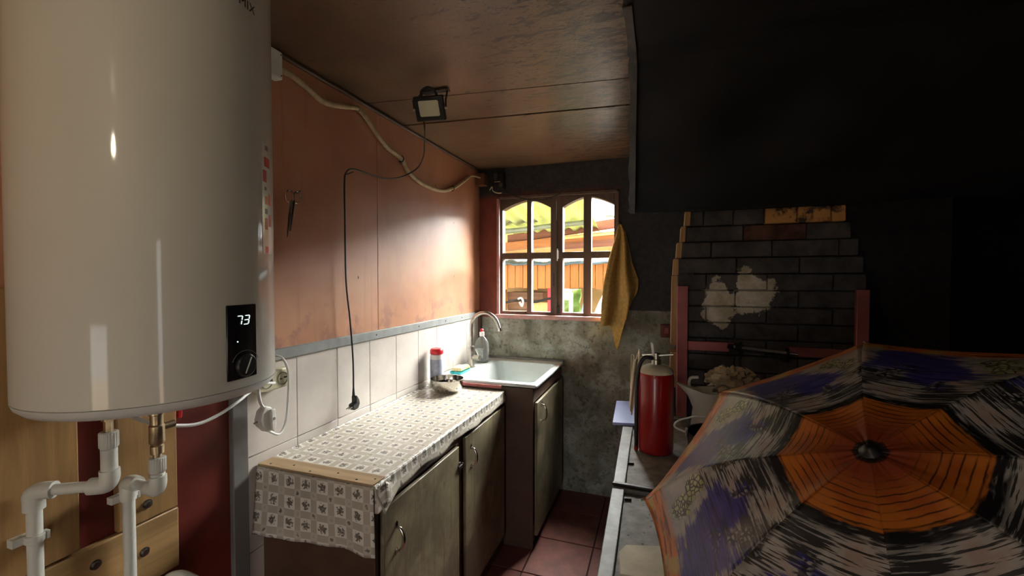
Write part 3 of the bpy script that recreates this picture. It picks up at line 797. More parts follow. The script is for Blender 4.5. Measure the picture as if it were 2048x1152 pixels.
# pipes
def union(m, x, y, zt, r=.0155, h=.034):
    n = 48; rings = []
    for (rr, z) in ((r * .86, zt), (r, zt - .002), (r, zt - h + .004), (r * .86, zt - h)):
        rings.append([(x + rr * (1 + (.03 if i % 2 else -.03)) * math.cos(2 * math.pi * i / n), y + rr * (1 + (.03 if i % 2 else -.03)) * math.sin(2 * math.pi * i / n), z) for i in range(n)])
    m.rings(rings); return m
def pipe(name, x, y, ztop, zel, wy, wz, label, zb=.45):
    t = thing(name, (.05, wy, zb), label, 'pipe')
    union(MB(), x, y, ztop).build('union_nut', 'ppr', t)
    MB().lathe((x, y, zel + .012), [(.0135, 0), (.0135, ztop - .034 - zel - .014), (.011, ztop - .034 - zel - .012)], 24).build('socket_body', 'ppr', t)
    d = Vector((.05 - x, wy - y, 0)).normalized()
    MB().tube([(x, y, zel + .026), (x, y, zel + .008), Vector((x, y, zel)) + d * .006 + Vector((0, 0, -.004)), Vector((x, y, zel - .006)) + d * .016, Vector((x, y, zel - .006)) + d * .034], .0165, 20, sub=5).build('elbow', 'ppr', t)
    e = Vector((.05, wy, zel - .006 + (wz - zel) * .0))
    MB().cyl(Vector((x, y, zel - .006)) + d * .03, e - d * .02, .0108, 20).build('cross_pipe', 'ppr', t)
    MB().tube([e - d * .034, e - d * .014, e + Vector((0, 0, -.006)), e + Vector((0, 0, -.020)), e + Vector((0, 0, -.036))], .0165, 20, sub=5).build('elbow', 'ppr', t)
    MB().cyl(e + Vector((0, 0, -.03)), (.05, wy, zb), .0118, 20).build('riser', 'ppr', t)
    return t, e
pl, el_ = pipe('water_pipe', .16, .552, 1.108, 1.004, .486, .99, 'white plastic water pipe with two elbows on the far left, under the heater')
prr, er_ = pipe('water_pipe', .16, .640, 1.020, .952, .645, .95, 'shorter white plastic water pipe below the brass valve')
def clip(par, y, z):
    m = MB(); m.lathe((.05, y, z - .008), [(.0125, 0), (.0150, .0005), (.0150, .0155), (.0125, .016)], 20)
    m.box(.0262, .044, y - .030, y - .012, z - .008, z + .008).box(.0262, .040, y - .016, y + .016, z - .008, z + .008).box(.046, .060, y + .013, y + .019, z - .008, z + .008)
    m.build('pipe_clip', 'ppr', par, bevel=.001)
clip(pl, el_.y, .905); clip(prr, er_.y, .910)
MB().lathe((.16, .552, 1.100), [(.008, 0), (.008, .03), (.0115, .03), (.0115, .045), (.009, .046), (.009, .081)], 6).build('nipple', 'brass', pl)
vv = thing('safety_valve', (.16, .640, 1.02), 'brass safety valve with red lever under the heater', 'valve')
MB().lathe((.16, .640, 1.016), [(.008, 0), (.008, .012), (.0125, .013), (.0125, .030), (.010, .032), (.0145, .038), (.0145, .075), (.012, .078), (.012, .098), (.015, .100), (.015, .122), (.010, .124), (.010, .165)], 18).build('valve_body', 'brass', vv)
MB().cyl((.16, .652, 1.085), (.16, .676, 1.085), .008, 14).build('side_outlet', 'brass', vv)
MB().obox((.158, .690, 1.115), (.006, 0, 0), (0, .004, 0), (0, .002, .022)).build('lever', 'red_plastic', vv, bevel=.002)
# loose elbow at bottom edge
q = onx(352, 1150, .06)
tag(MB().tube([q + Vector((-.03, -.02, -.03)), q + Vector((-.01, -.01, -.004)), q + Vector((.01, .008, -.004)), q + Vector((.03, .03, -.03))], .012, 14).build('hose_bend', 'ppr'), 'white curved hose end at the bottom edge by the maroon wall', 'hose')
# heater power lead
ps = [onx(u, v, .14) for u, v in ((262, 832), (300, 846), (345, 851), (395, 848), (440, 828), (478, 802))]
ps += [Vector((.09, .96, 1.10)), Vector((.06, 1.04, 1.085))]
tag(MB().tube(ps, .0042, 8).build('power_cable', 'white_plastic'), 'white power cable sagging under the heater towards the socket', 'cable')
# socket and hanging plug
sk_ = thing('wall_socket', (.009, 1.06, 1.06), 'cream double wall socket on the tiles beside the heater', 'socket')
box(.0095, .045, .995, 1.112, 1.058, 1.122).build('housing', 'cream_plastic', sk_, bevel=.006, seg=3)
for y in (1.085, 1.025):
    so = MB().lathe((.046, y, 1.089), [(.021, -.002), (.021, .001), (.019, .001), (.018, -.0015), (.002, -.0015)], 28, (1, 0, 0)).build('outlet', 'galv', sk_)
    MB().box(.0455, .0475, y - .012, y - .004, 1.087, 1.091).box(.0455, .0475, y + .004, y + .016, 1.089, 1.094).build('contact', 'black_plastic', so)
pg = thing('plug', (.05, 1.0, .93), 'white mains plug hanging on its own loop of cable below the socket', 'plug')
pc = onx(533, 838, .06)
m = MB(); pts = [(-.022, .030), (-.005, .042), (.012, .036), (.020, .020), (.022, -.020), (.012, -.042), (-.004, -.040), (-.026, -.015), (-.030, .005)]
m.prism([pc + Vector((-.018, a, b)) for a, b in pts], (.026, 0, 0)); m.build('plug_body', 'white_plastic', pg, bevel=.005, seg=3)
m = MB(); m.prism([pc + Vector((.008, a, b)) for a, b in ((.002, .030), (.018, .030), (.022, -.02), (.014, -.040), (.004, -.036))], (.010, 0, 0)); m.build('plug_cover', 'sticker', pg, bevel=.003)
MB().cyl(pc + Vector((.012, .012, 0)), pc + Vector((.020, .012, 0)), .004, 12).build('button', 'printgrey', pg)
MB().cyl(pc + Vector((-.004, -.026, .0)), pc + Vector((-.004, -.040, -.002)), .003, 10).build('pin', 'steel', pg)
lead = [onx(517, 765, .06), onx(517, 785, .06), onx(521, 806, .06), pc + Vector((0, -.008, .036))]
MB().tube(lead, .0048, 8).build('lead', 'white_plastic', pg)
lead = [pc + Vector((0, .006, -.040)), onx(558, 868, .055), onx(571, 845, .05), onx(576, 800, .05), onx(577, 755, .052), onx(573, 731, .052), onx(564, 716, .05), onx(550, 711, .04)]
MB().tube(lead, .0038, 8).build('lead', 'white_plastic', pg)

# junction box, conduit, lamp, cable, scissors
jb = thing('junction_box', (.0075, 1.07, 2.07), 'small white junction box high on the wall behind the heater', 'junction box')
box(.0075, .042, 1.01, 1.105, 2.066, 2.156).build('box_body', 'white_plastic', jb, bevel=.005)
for z in (2.078, 2.145): MB().lathe((.042, 1.098, z), [(.0025, 0), (.002, .001)], 8, (1, 0, 0)).build('screw', 'darksteel', jb)
cp = [onx(u, v, .022) for u, v in ((566, 142), (585, 152), (612, 174), (650, 205), (690, 213), (716, 217), (735, 240), (752, 266), (775, 295), (803, 318), (818, 345), (845, 368), (880, 381), (905, 377), (925, 364), (938, 354))]
cp = [Vector((.022, p.y, min(p.z, 2.155))) for p in cp]
nt = len(cp) * 8
cdn = MB().tube(cp, .011, 10, sub=14, rad=lambda t: .0105 + .0010 * math.sin(t * 900))
tag(cdn.build('conduit', 'conduit'), 'beige corrugated cable conduit drooping along the top of the wall', 'conduit')
for k in (5, 9, 13):
    q = cp[k]
    tag(MB().tube([q + Vector((-.014, 0, .010)), q + Vector((.004, 0, .014)), q + Vector((.012, 0, 0)), q + Vector((.004, 0, -.014)), q + Vector((-.014, 0, -.010))], .0025, 6).build('cable_clip', 'darksteel' if k != 5 else 'conduit'),
        {5: 'pale clip holding the conduit at its upper bend', 9: 'dark clip holding the conduit at its middle bend', 13: 'dark clip on the conduit\'s lowest sag near the corner'}[k], 'clip')
lc = ony(860, 217, 1.5)
fl_ = thing('floodlight', (lc.x, 1.5, lc.z - .05), 'small black LED floodlight hung from the ceiling', 'lamp')
ax = Vector((.985, .17, 0)).normalized(); ay = Vector((-.13, .80, .50)); ay = (ay - ax * ay.dot(ax)).normalized(); az = ax.cross(ay)
if az.z < 0: az = -az
fn = -ay if ay.y > 0 else ay
lc = Vector(lc)
MB().obox(lc, ax * .060, az * .046, fn * .011).build('lamp_body', 'black_plastic', fl_, bevel=.005)
for k in range(7): MB().obox(lc - fn * .017 + ax * (-.045 + .015 * k), ax * .002, az * .036, fn * .008).build('fin', 'black_plastic', fl_)
MB().prism([lc + fn * .0108 + ax * a + az * b for a, b in rrect(0, 0.002, .040, .029, .006)], fn * .0015).build('lens', 'lampglass', fl_)
MB().tube([lc - ax * .064 + fn * .0, lc - ax * .066 - fn * .01 + az * .03, Vector((lc.x - .055, 1.545, ZC - .004)), Vector((lc.x + .045, 1.56, ZC - .004)), lc + ax * .066 - fn * .01 + az * .03, lc + ax * .064], .004, 6, spline=False).build('bracket', 'darksteel', fl_)
box(lc.x - .06, lc.x + .055, 1.535, 1.565, ZC - .006, ZC - .001).build('mounting_plate', 'darksteel', fl_)
MB().tube([lc + ax * -.028 - fn * .01 + az * .040, lc + ax * -.022 + az * .062, lc + ax * .004 + az * .075, lc + ax * .028 + az * .062, lc + ax * .034 - fn * .01 + az * .042], .0055, 8).build('cable_loop', 'black_plastic', fl_)
for sg in (-1, 1): MB().cyl(lc + ax * sg * .060, lc + ax * sg * .070, .005, 10).build('side_screw', 'steel', fl_)
s0 = lc + ax * -.036 - az * .044 - fn * .004
ps = [s0, s0 + Vector((.002, .004, -.03))] + [onx(u, v, x) for u, v, x in ((849, 285, .25), (847, 312, .17), (835, 336, .09), (805, 353, .04), (770, 357, .03), (735, 347, .03), (705, 338, .03), (692, 346, .03), (689, 370, .026), (690, 450, .028), (692, 560, .032), (700, 640, .036), (706, 720, .04), (707, 785, .045))]
lampcable = MB().tube(ps, .0034, 8).build('lamp_cable', 'black_plastic', origin=ps[-1]); 
tag(lampcable, 'thin black cable looping from the floodlight and hanging down the wall', 'cable')
pp = onx(708, 806, .047); pe = ps[-1]
bp = thing('plug', pp, 'black angled mains plug dangling over the floral countertop', 'plug')
m = MB(); m.prism([pp + Vector((-.010, a, b)) for a, b in ((-.022, -.012), (-.012, -.026), (.010, -.024), (.022, -.006), (.018, .012), (.006, .030), (-.004, .030), (-.004, .004), (-.022, .0))], (.024, 0, 0))
m.build('plug_body', 'black_plastic', bp, bevel=.004)
MB().cyl((pe.x, pe.y, pe.z - .012), (pe.x, pe.y, pe.z + .016), .0058, 10, .004).build('strain_relief', 'black_plastic', bp)
for dx in (-.008, .010): MB().cyl(pp + Vector((.002 + dx * .6, -.020, -.010)), pp + Vector((.002 + dx * .6, -.040, -.013)), .0024, 8).build('pin', 'steel', bp)
tag(MB().cyl((.004, 1.445, 1.838), (.045, 1.44, 1.846), .0022, 8).build('nail', 'darksteel'), 'nail in the wall that carries the black lamp cable', 'nail')
tag(MB().cyl((.004, 1.19, 1.716), (.03, 1.185, 1.722), .002, 8).build('nail', 'darksteel'), 'nail in the wall that holds the scissors', 'nail')
sc_ = thing('scissors', (.02, 1.18, 1.55), 'steel scissors hanging from a nail on the terracotta wall', 'scissors')
ra, rb = onx(579, 392, .022), onx(594, 395, .026)
for q, nm in ((ra, 0), (rb, 1)):
    MB().tube([q + Vector((.002 * math.sin(a), .0155 * math.cos(a), .020 * math.sin(a))) for a in [2 * math.pi * k / 20 for k in range(21)]], .0022, 8, spline=False).build('finger_ring', 'chrome', sc_)
e0, e1 = onx(587, 402, .026), onx(579, 462, .024)
MB().obox((e0 + e1) / 2 + Vector((.002, 0, 0)), (e1 - e0) / 2, (0, .0035, 0), (.0012, 0, 0)).build('blade', 'chrome', sc_)
e0, e1 = onx(584, 402, .022), onx(575, 474, .02)
mid = e0.lerp(e1, .45)
MB().prism([e0 + Vector((0, -.004, 0)), e0 + Vector((0, .004, 0)), mid + Vector((0, .005, 0)), e1, mid + Vector((0, -.006, 0))], (-.0022, 0, 0)).build('blade', 'darksteel', sc_)
MB().lathe((.026, (e0.y + mid.y) / 2, (e0.z + mid.z) / 2 - .01), [(.004, 0), (.003, .002)], 10, (1, 0, 0)).build('pivot_screw', 'steel', sc_)

# ================================================================== COUNTER
cb = thing('base_cabinet', (.22, 1.57, 0), 'long worn brown base cabinet with two doors under the floral oilcloth', 'cabinet')
cy0, cy1 = 1.035, 2.118
box(.0095, .425, cy0 + .018, cy1, .0, .795).build('carcass', 'cabframe', cb)
box(.0095, .438, cy0, cy0 + .018, .0, .796).build('end_panel', 'cabend', cb, bevel=.002)
box(.425, .438, cy0 + .018, cy1, .742, .796).build('top_rail', 'cabframe', cb, bevel=.001)
box(.425, .438, cy0 + .018, cy1, .0, .06).build('plinth', 'cabframe', cb, bevel=.001)
box(.425, .438, 1.560, 1.615, .06, .742).build('stile', 'cabframe', cb, bevel=.001)
box(.425, .438, 2.095, cy1, .06, .742).build('stile', 'cabframe', cb, bevel=.001)
def handle(par, x, y, zt, zb):
    h = MB().tube([(x, y, zt), (x + .014, y, zt - .004), (x + .024, y, zt - .02), (x + .027, y, (zt + zb) / 2), (x + .024, y, zb + .02), (x + .014, y, zb + .004), (x, y, zb)], .0042, 10, rad=lambda t: .0036 + .0022 * math.sin(math.pi * t))
    for z in (zt + .004, zb - .004): h.prism([(x, y + a, z + b) for a, b in ((-.007, -.006), (.007, -.006), (.006, .008), (0, .014), (-.006, .008))], (.002, 0, 0))
    return h.build('handle', 'chrome', par)
d1 = box(.4395, .455, 1.056, 1.556, .066, .738).build('door', 'cab', cb, bevel=.003)
handle(d1, .455, 1.118, .655, .580)
d2 = box(.4395, .455, 1.618, 2.092, .066, .752).build('door', 'cab', cb, bevel=.003)
handle(d2, .455, 1.672, .690, .610)
lt = MB().box(.438, .458, 1.552, 1.566, .630, .672).box(.455, .462, 1.545, 1.575, .648, .660).tube([(.462, 1.56, .672), (.470, 1.562, .668), (.468, 1.564, .655)], .002, 6)
lt.build('latch', 'darksteel', cb, bevel=.001)
wt = thing('worktop', (.22, 1.57, .796), 'wooden worktop board with a bare front batten nailed over the oilcloth', 'worktop')
box(.0095, .446, 1.018, 2.12, .7965, .820).build('board', 'worktop', wt, bevel=.002)
ba = box(.012, .446, 1.016, 1.075, .8225, .8285).build('batten', 'worktop', wt, bevel=.0015)
for x, y in ((.05, 1.03), (.13, 1.045), (.21, 1.028), (.30, 1.046), (.38, 1.03), (.43, 1.05)):
    MB().lathe((x, y, .8284), [(.0035, 0), (.003, .001)], 8).build('nail_head', 'darksteel', ba)
# oilcloth
cl = MB()
def wr_(x, y): return .0011 * (mnoise.noise(Vector((x * 16, y * 9, 3))) + .5 * mnoise.noise(Vector((x * 30, y * 30, 8)))) + .0016 * max(0, mnoise.noise(Vector((x * 5 + y * 11, y * 4, 1.5)))) + .0022
def top(u, v):
    x = .004 + .444 * u; y = 1.017 + 1.10 * v
    z = .8205 + (wr_(x, y) if y > 1.075 else .0008)
    if x < .02: z += .006 * (1 - (x - .004) / .016)
    x += .008 if x < .012 else 0
    return (x, y, z)
cl.grid(top, 44, 110, lambda u, v: (.444 * u + .02, 1.10 * v + .005))
def lip(u, v):
    y = 1.017 + 1.10 * u; d = .048 * v * (1 + .18 * mnoise.noise(Vector((y * 6, 0, 2))) + (.5 * max(0, 1 - (y - 1.017) / .12)))
    out = .0005 + (.010 * v * v) * (1 + .8 * mnoise.noise(Vector((y * 9, 4, 2)))) + .016 * max(0, v - .5) * max(0, mnoise.noise(Vector((y * 5, 7, 1))))
    if u < .09: out += .028 * v * (1 - u / .09)
    return (.448 + out, y, .8215 - d)
cl.grid(lip, 110, 8, lambda u, v: (.464 + .045 * v, 1.10 * u + .005))
def flap(u, v):
    x = .006 + .444 * u; L = .206 + .004 * math.sin(u * 7) + .002 * math.sin(u * 23)
    z = .8215 - L * v; y = 1.0145 - .004 * v - .008 * v * v * math.sin(u * 5 + 1) - .003 * v * math.sin(u * 14)
    if u < .06: x -= .004 * v; y -= .012 * v * (1 - u / .06)
    if u > .93: y += .010 * v * (u - .93) / .07
    return (x, y, z)
cl.grid(flap, 44, 24, lambda u, v: (.444 * u + .02, -.208 * v - .003))
# folded ear at the near corner
def ear(u, v):
    a = u * 1.9; r = .036 * (1 - .35 * v)
    return (.449 + .004 + r * math.sin(a) * (.4 + .8 * v), 1.016 + .055 * u - .018 * math.sin(a * 1.3) * v, .8205 - .072 * v * (1 - .35 * u) - .006 * math.sin(u * 8))
cl.grid(ear, 14, 10, lambda u, v: (.464 + .07 * v, .06 * u))
o = cl.build('tablecloth', 'oilcloth', solid=.0012, origin=(.22, 1.57, .821))
tag(o, 'beige checked oilcloth with small floral sprigs covering the long counter', 'tablecloth')

# sink cabinet and sink
sb = thing('sink_cabinet', (.3, 2.46, 0), 'brown sink cabinet with one handled door in the corner below the window', 'cabinet')
sy0, sy1 = 2.1215, 2.795
MB().box(.0095, .02, sy0 + .018, sy1, 0, .80).box(.02, .585, sy1 - .012, sy1, 0, .80).box(.02, .585, sy0 + .018, sy1 - .012, 0, .02).box(.575, .585, sy0 + .018, sy1 - .012, .02, .80).build('carcass', 'cabframe', sb)
box(.0095, .600, sy0, sy0 + .018, 0, .844).build('end_panel', 'cabend', sb, bevel=.002)
box(.586, .600, sy0 + .018, sy1, .77, .844).build('top_rail', 'cabframe', sb)
d3 = box(.6005, .616, sy0 + .03, sy1 - .03, .06, .765).build('door', 'cab', sb, bevel=.003)
handle(d3, .616, 2.235, .735, .645)
si = thing('sink', (.3, 2.46, .8455), 'white enamel sink with deep square basin in the corner by the window', 'sink')
loops = []; N = 6
ocx, ocy, ohx, ohy = .318, 2.458, .300, .333
icx, icy, ihx, ihy = .385, 2.450, .195, .262
def L(cx, cy, hx, hy, r, z): return [(x, y, z) for x, y in rrect(cx, cy, hx, hy, r, N)]
loops = [L(ocx, ocy, ohx - .01, ohy - .01, .012, .8455), L(ocx, ocy, ohx, ohy, .014, .848), L(ocx, ocy, ohx, ohy, .014, .857), L(ocx, ocy, ohx - .004, ohy - .004, .014, .862),
         L(icx, icy, ihx + .012, ihy + .012, .045, .862), L(icx, icy, ihx + .002, ihy + .002, .042, .857), L(icx, icy, ihx - .006, ihy - .006, .04, .83),
         L(icx, icy, ihx - .028, ihy - .028, .05, .69), L(icx, icy, ihx - .055, ihy - .055, .06, .672), L(icx, icy, .03, .03, .0299, .668)]
MB().rings(loops, cap0=False).build('basin', 'enamel', si)
MB().lathe((icx, icy, .668), [(.032, 0), (.032, .003), (.022, .003), (.02, .001)], 24).build('drain', 'chrome', si)
box(.02, .43, 2.108, 2.1205, .834, .850).build('front_edging', 'maroon_dull', si, bevel=.001)
box(.03, .615, 2.780, 2.803, .862, .874).build('back_edging', 'greystrip', si, bevel=.002)
# faucet
fa = thing('faucet', (.108, 2.44, .862), 'brushed steel gooseneck kitchen faucet on the sink', 'faucet')
fx, fy = .108, 2.44
MB().lathe((fx, fy, .8625), [(.026, 0), (.026, .006), (.0185, .008), (.0185, .125), (.0165, .13), (.012, .132)], 28).build('faucet_body', 'steel', fa)
arc = [(fx, fy, .99), (fx, fy, 1.06), (fx, fy, 1.112)] + [(fx + .09 - .09 * math.cos(R(a)), fy, 1.115 + .088 * math.sin(R(a))) for a in (20, 45, 70, 90, 110, 135, 160)] + [(fx + .186, fy, 1.108)]
MB().tube(arc, .0115, 16).build('spout', 'steel', fa)
MB().cyl((fx + .187, fy, 1.112), (fx + .191, fy, 1.094), .0125, 16).build('aerator', 'chrome', fa)
MB().cyl((fx + .015, fy, .925), (fx + .062, fy - .012, .925), .0155, 20).build('lever_hub', 'steel', fa)
MB().tube([(fx + .052, fy - .012, .936), (fx + .054, fy - .03, .96), (fx + .05, fy - .045, .985)], .0045, 8).build('lever', 'steel', fa)
# dish soap bottle
bt = thing('soap_bottle', (.112, 2.60, .862), 'clear dish soap bottle with white and red cap behind the faucet', 'bottle')
MB().lathe((.112, 2.60, .8625), [(.040, 0), (.046, .006), (.047, .05), (.050, .10), (.046, .135), (.030, .158), (.014, .170), (.013, .176)], 28, sy=.62).build('bottle_body', 'clear', bt)
MB().lathe((.112, 2.60, .8665), [(.036, 0), (.0425, .006), (.0425, .018), (.0001, .0185)], 24, sy=.56).build('liquid', 'labelgrey', bt)
MB().box(.090, .134, 2.5665, 2.5690, .895, .96).build('print', 'labelgrey', bt)
MB().lathe((.112, 2.60, 1.036), [(.016, 0), (.017, .002), (.016, .026), (.010, .028)], 20).build('cap', 'white_plastic', bt)
MB().lathe((.112, 2.60, 1.0645), [(.008, 0), (.011, .004), (.012, .012), (.008, .018), (.003, .02)], 18).build('nozzle', 'red_plastic', bt)
# sponge, dish, round sponge
sd = thing('soap_dish', (.11, 2.27, .862), 'teal soap dish on the sink edge under the sponge', 'soap dish')
MB().rings([L(.107, 2.285, .036, .062, .012, .8625), L(.107, 2.285, .042, .068, .014, .876), L(.107, 2.285, .038, .064, .012, .876), L(.107, 2.285, .034, .060, .01, .866)]).build('tray', 'teal', sd)
o = MB().box(.078, .136, 2.232, 2.33, .8775, .8985).build('sponge', 'sponge', bevel=.005, seg=3); o.name = 'sponge'
tag(o, 'cream rectangular sponge lying in the teal dish', 'sponge')
o = MB().lathe((.108, 2.362, .8635), [(.014, 0), (.024, .004), (.026, .014), (.022, .024), (.010, .030)], 22).build('soap', 'sponge')
tag(o, 'rounded pale bar of soap between dish and faucet', 'soap')
# bowl
bo = MB().lathe((.168, 2.005, .8265), [(.045, 0), (.062, .003), (.078, .018), (.0835, .045), (.0850, .064), (.0885, .066), (.0885, .0675), (.0835, .0672), (.0815, .046), (.076, .020), (.060, .006), (.02, .0045), (.0002, .0045)], 48).build('bowl', 'chrome')
tag(bo, 'shiny stainless steel bowl on the far end of the oilcloth', 'bowl')
# powder can
pw = thing('cleaner_bottle', (.062, 2.085, .8245), 'white cleaner bottle with red cap beside the steel bowl', 'bottle')
MB().lathe((.062, 2.085, .826), [(.033, 0), (.036, .003), (.036, .165), (.034, .172), (.028, .176)], 28).build('container', 'white_plastic', pw)
MB().lathe((.062, 2.085, .865), [(.0362, 0), (.0366, .001), (.0366, .109), (.0362, .11)], 28).build('label_band', 'labelblue', pw)
MB().lathe((.062, 2.085, 1.0025), [(.035, 0), (.037, .003), (.036, .022), (.030, .030), (.010, .034)], 28).build('cap', 'red_plastic', pw)

# ================================================================== BACK WALL FITTINGS
o = MB().box(.01, .075, YB - .075, YB - .002, 2.055, 2.135).build('wood_block', 'cardbrown', bevel=.004)
tag(o, 'small brown wooden block in the corner under the ceiling', 'block')
q = onx(942, 353, .03)
tag(MB().tube([onx(930, 362, .022), onx(943, 352, .03), Vector((.05, YB - .085, 2.10))], .005, 8).build('cable_end', 'cream_plastic'), 'bare cable ends leaving the conduit at the wooden block', 'cable')
sw = thing('junction_box', (.17, YB - .002, 2.03), 'dark sooty junction box on the back wall above the window', 'junction box')
box(.128, .205, YB - .045, YB - .001, 2.025, 2.135).build('box_body', 'soot', sw, bevel=.005)
box(.136, .160, YB - .052, YB - .045, 2.085, 2.132).build('terminal', 'sootgrey', sw, bevel=.002)
box(.140, .182, YB - .050, YB - .045, 2.070, 2.076).build('terminal', 'conduit', sw)
box(.175, .200, YB - .055, YB - .045, 2.035, 2.065).build('terminal', 'sootgrey', sw, bevel=.003)
ps = [ony(u, v, YB - .05) for u, v in ((979, 381), (984, 374), (986, 382), (995, 386), (1003, 386))]
tag(MB().tube(ps, .0035, 6).build('wire', 'cream_plastic'), 'frayed pale wire ends beside the dark junction box', 'wire')
ps = [ony(u, v, YB - .05) for u, v in ((1003, 384), (1020, 388), (1045, 397), (1075, 401), (1105, 395), (1130, 380), (1141, 370))]
tag(MB().tube(ps, .0038, 8).build('wire', 'darksteel'), 'dark wire drooping across the top of the window', 'wire')
# towel on a nail
tw_ = MB()
def tl(s, t):
    zt = 1.752
    Lp = [(0, .972), (.12, .955), (.35, .915), (.6, .885), (.8, .872), (1, .868)]
    Rp = [(0, .984), (.10, 1.010), (.30, 1.034), (.5, 1.052), (.72, 1.092), (.85, 1.088), (1, 1.05)]
    def ip(P, t):
        for (a, x), (b, y) in zip(P, P[1:]):
            if t <= b: return x + (y - x) * (t - a) / (b - a)
        return P[-1][1]
    bot = 1.145 - .155 * math.exp(-((s - .55) / .16) ** 2) - .03 * (1 - s) + .125 * max(0, s - .72) / .28
    z = zt - (zt - bot) * t
    x = ip(Lp, t) + (ip(Rp, t) - ip(Lp, t)) * s
    dep = min(1, t * 3)
    y = YB - .055 - .030 * dep * math.sin(s * 10 + 1.2 * t) - .007 * dep * math.sin(s * 23 + 4 * t) - .02 * t
    return (x, y, z)
tw_.grid(tl, 64, 60)
to = tw_.build('towel', 'towel', solid=.006)
tag(to, 'mustard yellow towel hanging from a nail to the right of the window', 'towel')
tag(MB().cyl((.978, YB - .001, 1.762), (.978, YB - .075, 1.768), .004, 10).build('nail', 'darksteel'), 'nail beside the window that carries the towel', 'nail')
q = ony(1333, 662, YB - .03)
o = thing('switch_box', (q.x, YB - .001, q.z - .03), 'small maroon switch box on the wall beside the brick flue', 'switch')
box(q.x - .035, q.x + .03, YB - .04, YB - .001, q.z - .04, q.z + .04).build('housing', 'maroon', o, bevel=.004)
box(q.x - .012, q.x + .012, YB - .046, YB - .04, q.z - .015, q.z + .02).build('rocker', 'maroon_dull', o, bevel=.002)

# ================================================================== SMOKE HOOD
ho = thing('smoke_hood', (1.8, 1.8, 1.735), 'sooty black smoke hood sheet slanting down over the brick stove', 'hood')
prof = [(YF + .01, 2.166), (.3, 2.164), (1.0, 2.164), (1.48, 2.160), (1.53, 2.145), (1.75, 1.985), (1.95, 1.845), (2.10, 1.745), (2.125, 1.728)]
def hs(u, v):
    t = v * (len(prof) - 1); i = min(int(t), len(prof) - 2); f = t - i
    y = prof[i][0] + (prof[i + 1][0] - prof[i][0]) * f; z = prof[i][1] + (prof[i + 1][1] - prof[i][1]) * f
    x = 1.118 - .035 * max(0, (y - 1.53) / .57) + (XR - .01 - 1.1) * u
    if z < 2.15:
        k = min(1, (2.15 - z) * 6) * min(1, (z - 1.728) * 12 + .05)
        wv = math.sin(x * 9 + (2.17 - z) * 16) * .012 + .014 * mnoise.noise(Vector((x * 4, z * 4, 1)))
        y -= wv * k; z -= wv * k * .6
    if v == 1: z += .010 * math.sin(x * 3)
    return (x, y, z)
MB().grid(hs, 80, 64).build('sheet', 'soot', ho, solid=.003)
ed = [Vector(hs(0, v / 64)) for v in range(20, 65)]
m = MB(); rings = []
for k, p in enumerate(ed):
    wob = .004 * math.sin(k * .9)
    rings.append([p + Vector((-.006 + wob * .4, -.004, .008)), p + Vector((.020, -.006, .006)), p + Vector((.020, -.016, -.008)), p + Vector((-.006 + wob, -.014, -.006))])
m.rings(rings); m.build('edge_batten', 'sootgrey', ho)
MB().tube([(1.12, 2.13, 1.735), (1.5, 2.13, 1.742), (1.9, 2.13, 1.748), (2.55, 2.13, 1.75)], .007, 8).build('bottom_rail', 'soot', ho)

# ================================================================== BRICK FLUE
bf = thing('brick_flue', (1.65, 2.2, .775), 'soot-blackened stepped brick flue with flaked white plaster patches above the stove', 'flue')
zc_ = .776; course = 0
fy0 = 2.15
while zc_ + .066 < 1.74:
    zt_ = zc_ + .070
    zm_ = (zc_ + zt_) / 2
    if zm_ < 1.44: xl, xr = 1.292, 2.022
    else:
        k = (zm_ - 1.44) / .30; ks = math.floor(k * 4 + .5) / 4
        xl, xr = 1.296 + .060 * ks, 2.015 - .075 * ks
    dy = .006 * ((course % 2) * 2 - 1) * (1 if zm_ > 1.4 else .25) + (.012 * math.floor((zm_ - 1.44) / .075 + .5) if zm_ > 1.44 else 0)
    off = 0 if course % 2 else .5
    bwid = .245 if zm_ < 1.66 else .125
    xs = [xl]; x = xl + bwid * (1 - off * .98) if off else xl + bwid
    while x < xr - .05: xs.append(x); x += bwid
    xs.append(xr)
    for i in range(len(xs) - 1):
        jit = random.uniform(-.003, .003)
        xm_ = (xs[i] + xs[i + 1]) / 2; och = (zm_ > 1.67 and (1.64 < xm_ < 1.77 or 1.83 < xm_ < 1.95))
        box(xs[i] + .0015, xs[i + 1] - .0015, fy0 + dy + jit, fy0 + dy + .12, zc_ + .001, zt_ + .0005).build('brick', 'ochre' if och else ('redbrick' if 1.59 < zm_ < 1.67 and 1.5 < xm_ < 1.85 else 'brick'), bf, bevel=.004, seg=1)
    zc_ += .0735; course += 1
MB().box(1.31, 2.00, fy0 + .02, YB - .002, .776, 1.40).box(1.37, 1.92, fy0 + .07, YB - .002, 1.40, 1.74).build('core', 'brick', bf)
# bare yellow edge boards that step up the left side
zs = [.90, 1.07, 1.10, 1.43, 1.51, 1.585, 1.66, 1.735]
xe = [1.262, 1.264, 1.266, 1.272, 1.286, 1.304, 1.322]
for k in range(7):
    if k == 1: continue
    w_ = (.030, 0, .032, .026, .024, .022, .024)[k]
    MB().prism([(xe[k], fy0 + .02, zs[k]), (xe[k] + w_, fy0 + .012, zs[k]), (xe[k] + w_ + .004, fy0 + .012, zs[k + 1] - .002), (xe[k] + .004, fy0 + .02, zs[k + 1] - .002)], (0, .10, 0)).build('edge_board', 'boardwood', bf, bevel=.002)
fr_ = thing('timber_frame', (1.65, 2.13, .776), 'dull red painted timber frame fixed to the front of the flue', 'frame')
box(1.292, 1.338, 2.112, 2.138, .776, 1.382).build('post', 'maroon_dull', fr_, bevel=.003)
box(1.976, 2.020, 2.112, 2.138, .776, 1.370).build('post', 'maroon_dull', fr_, bevel=.003)
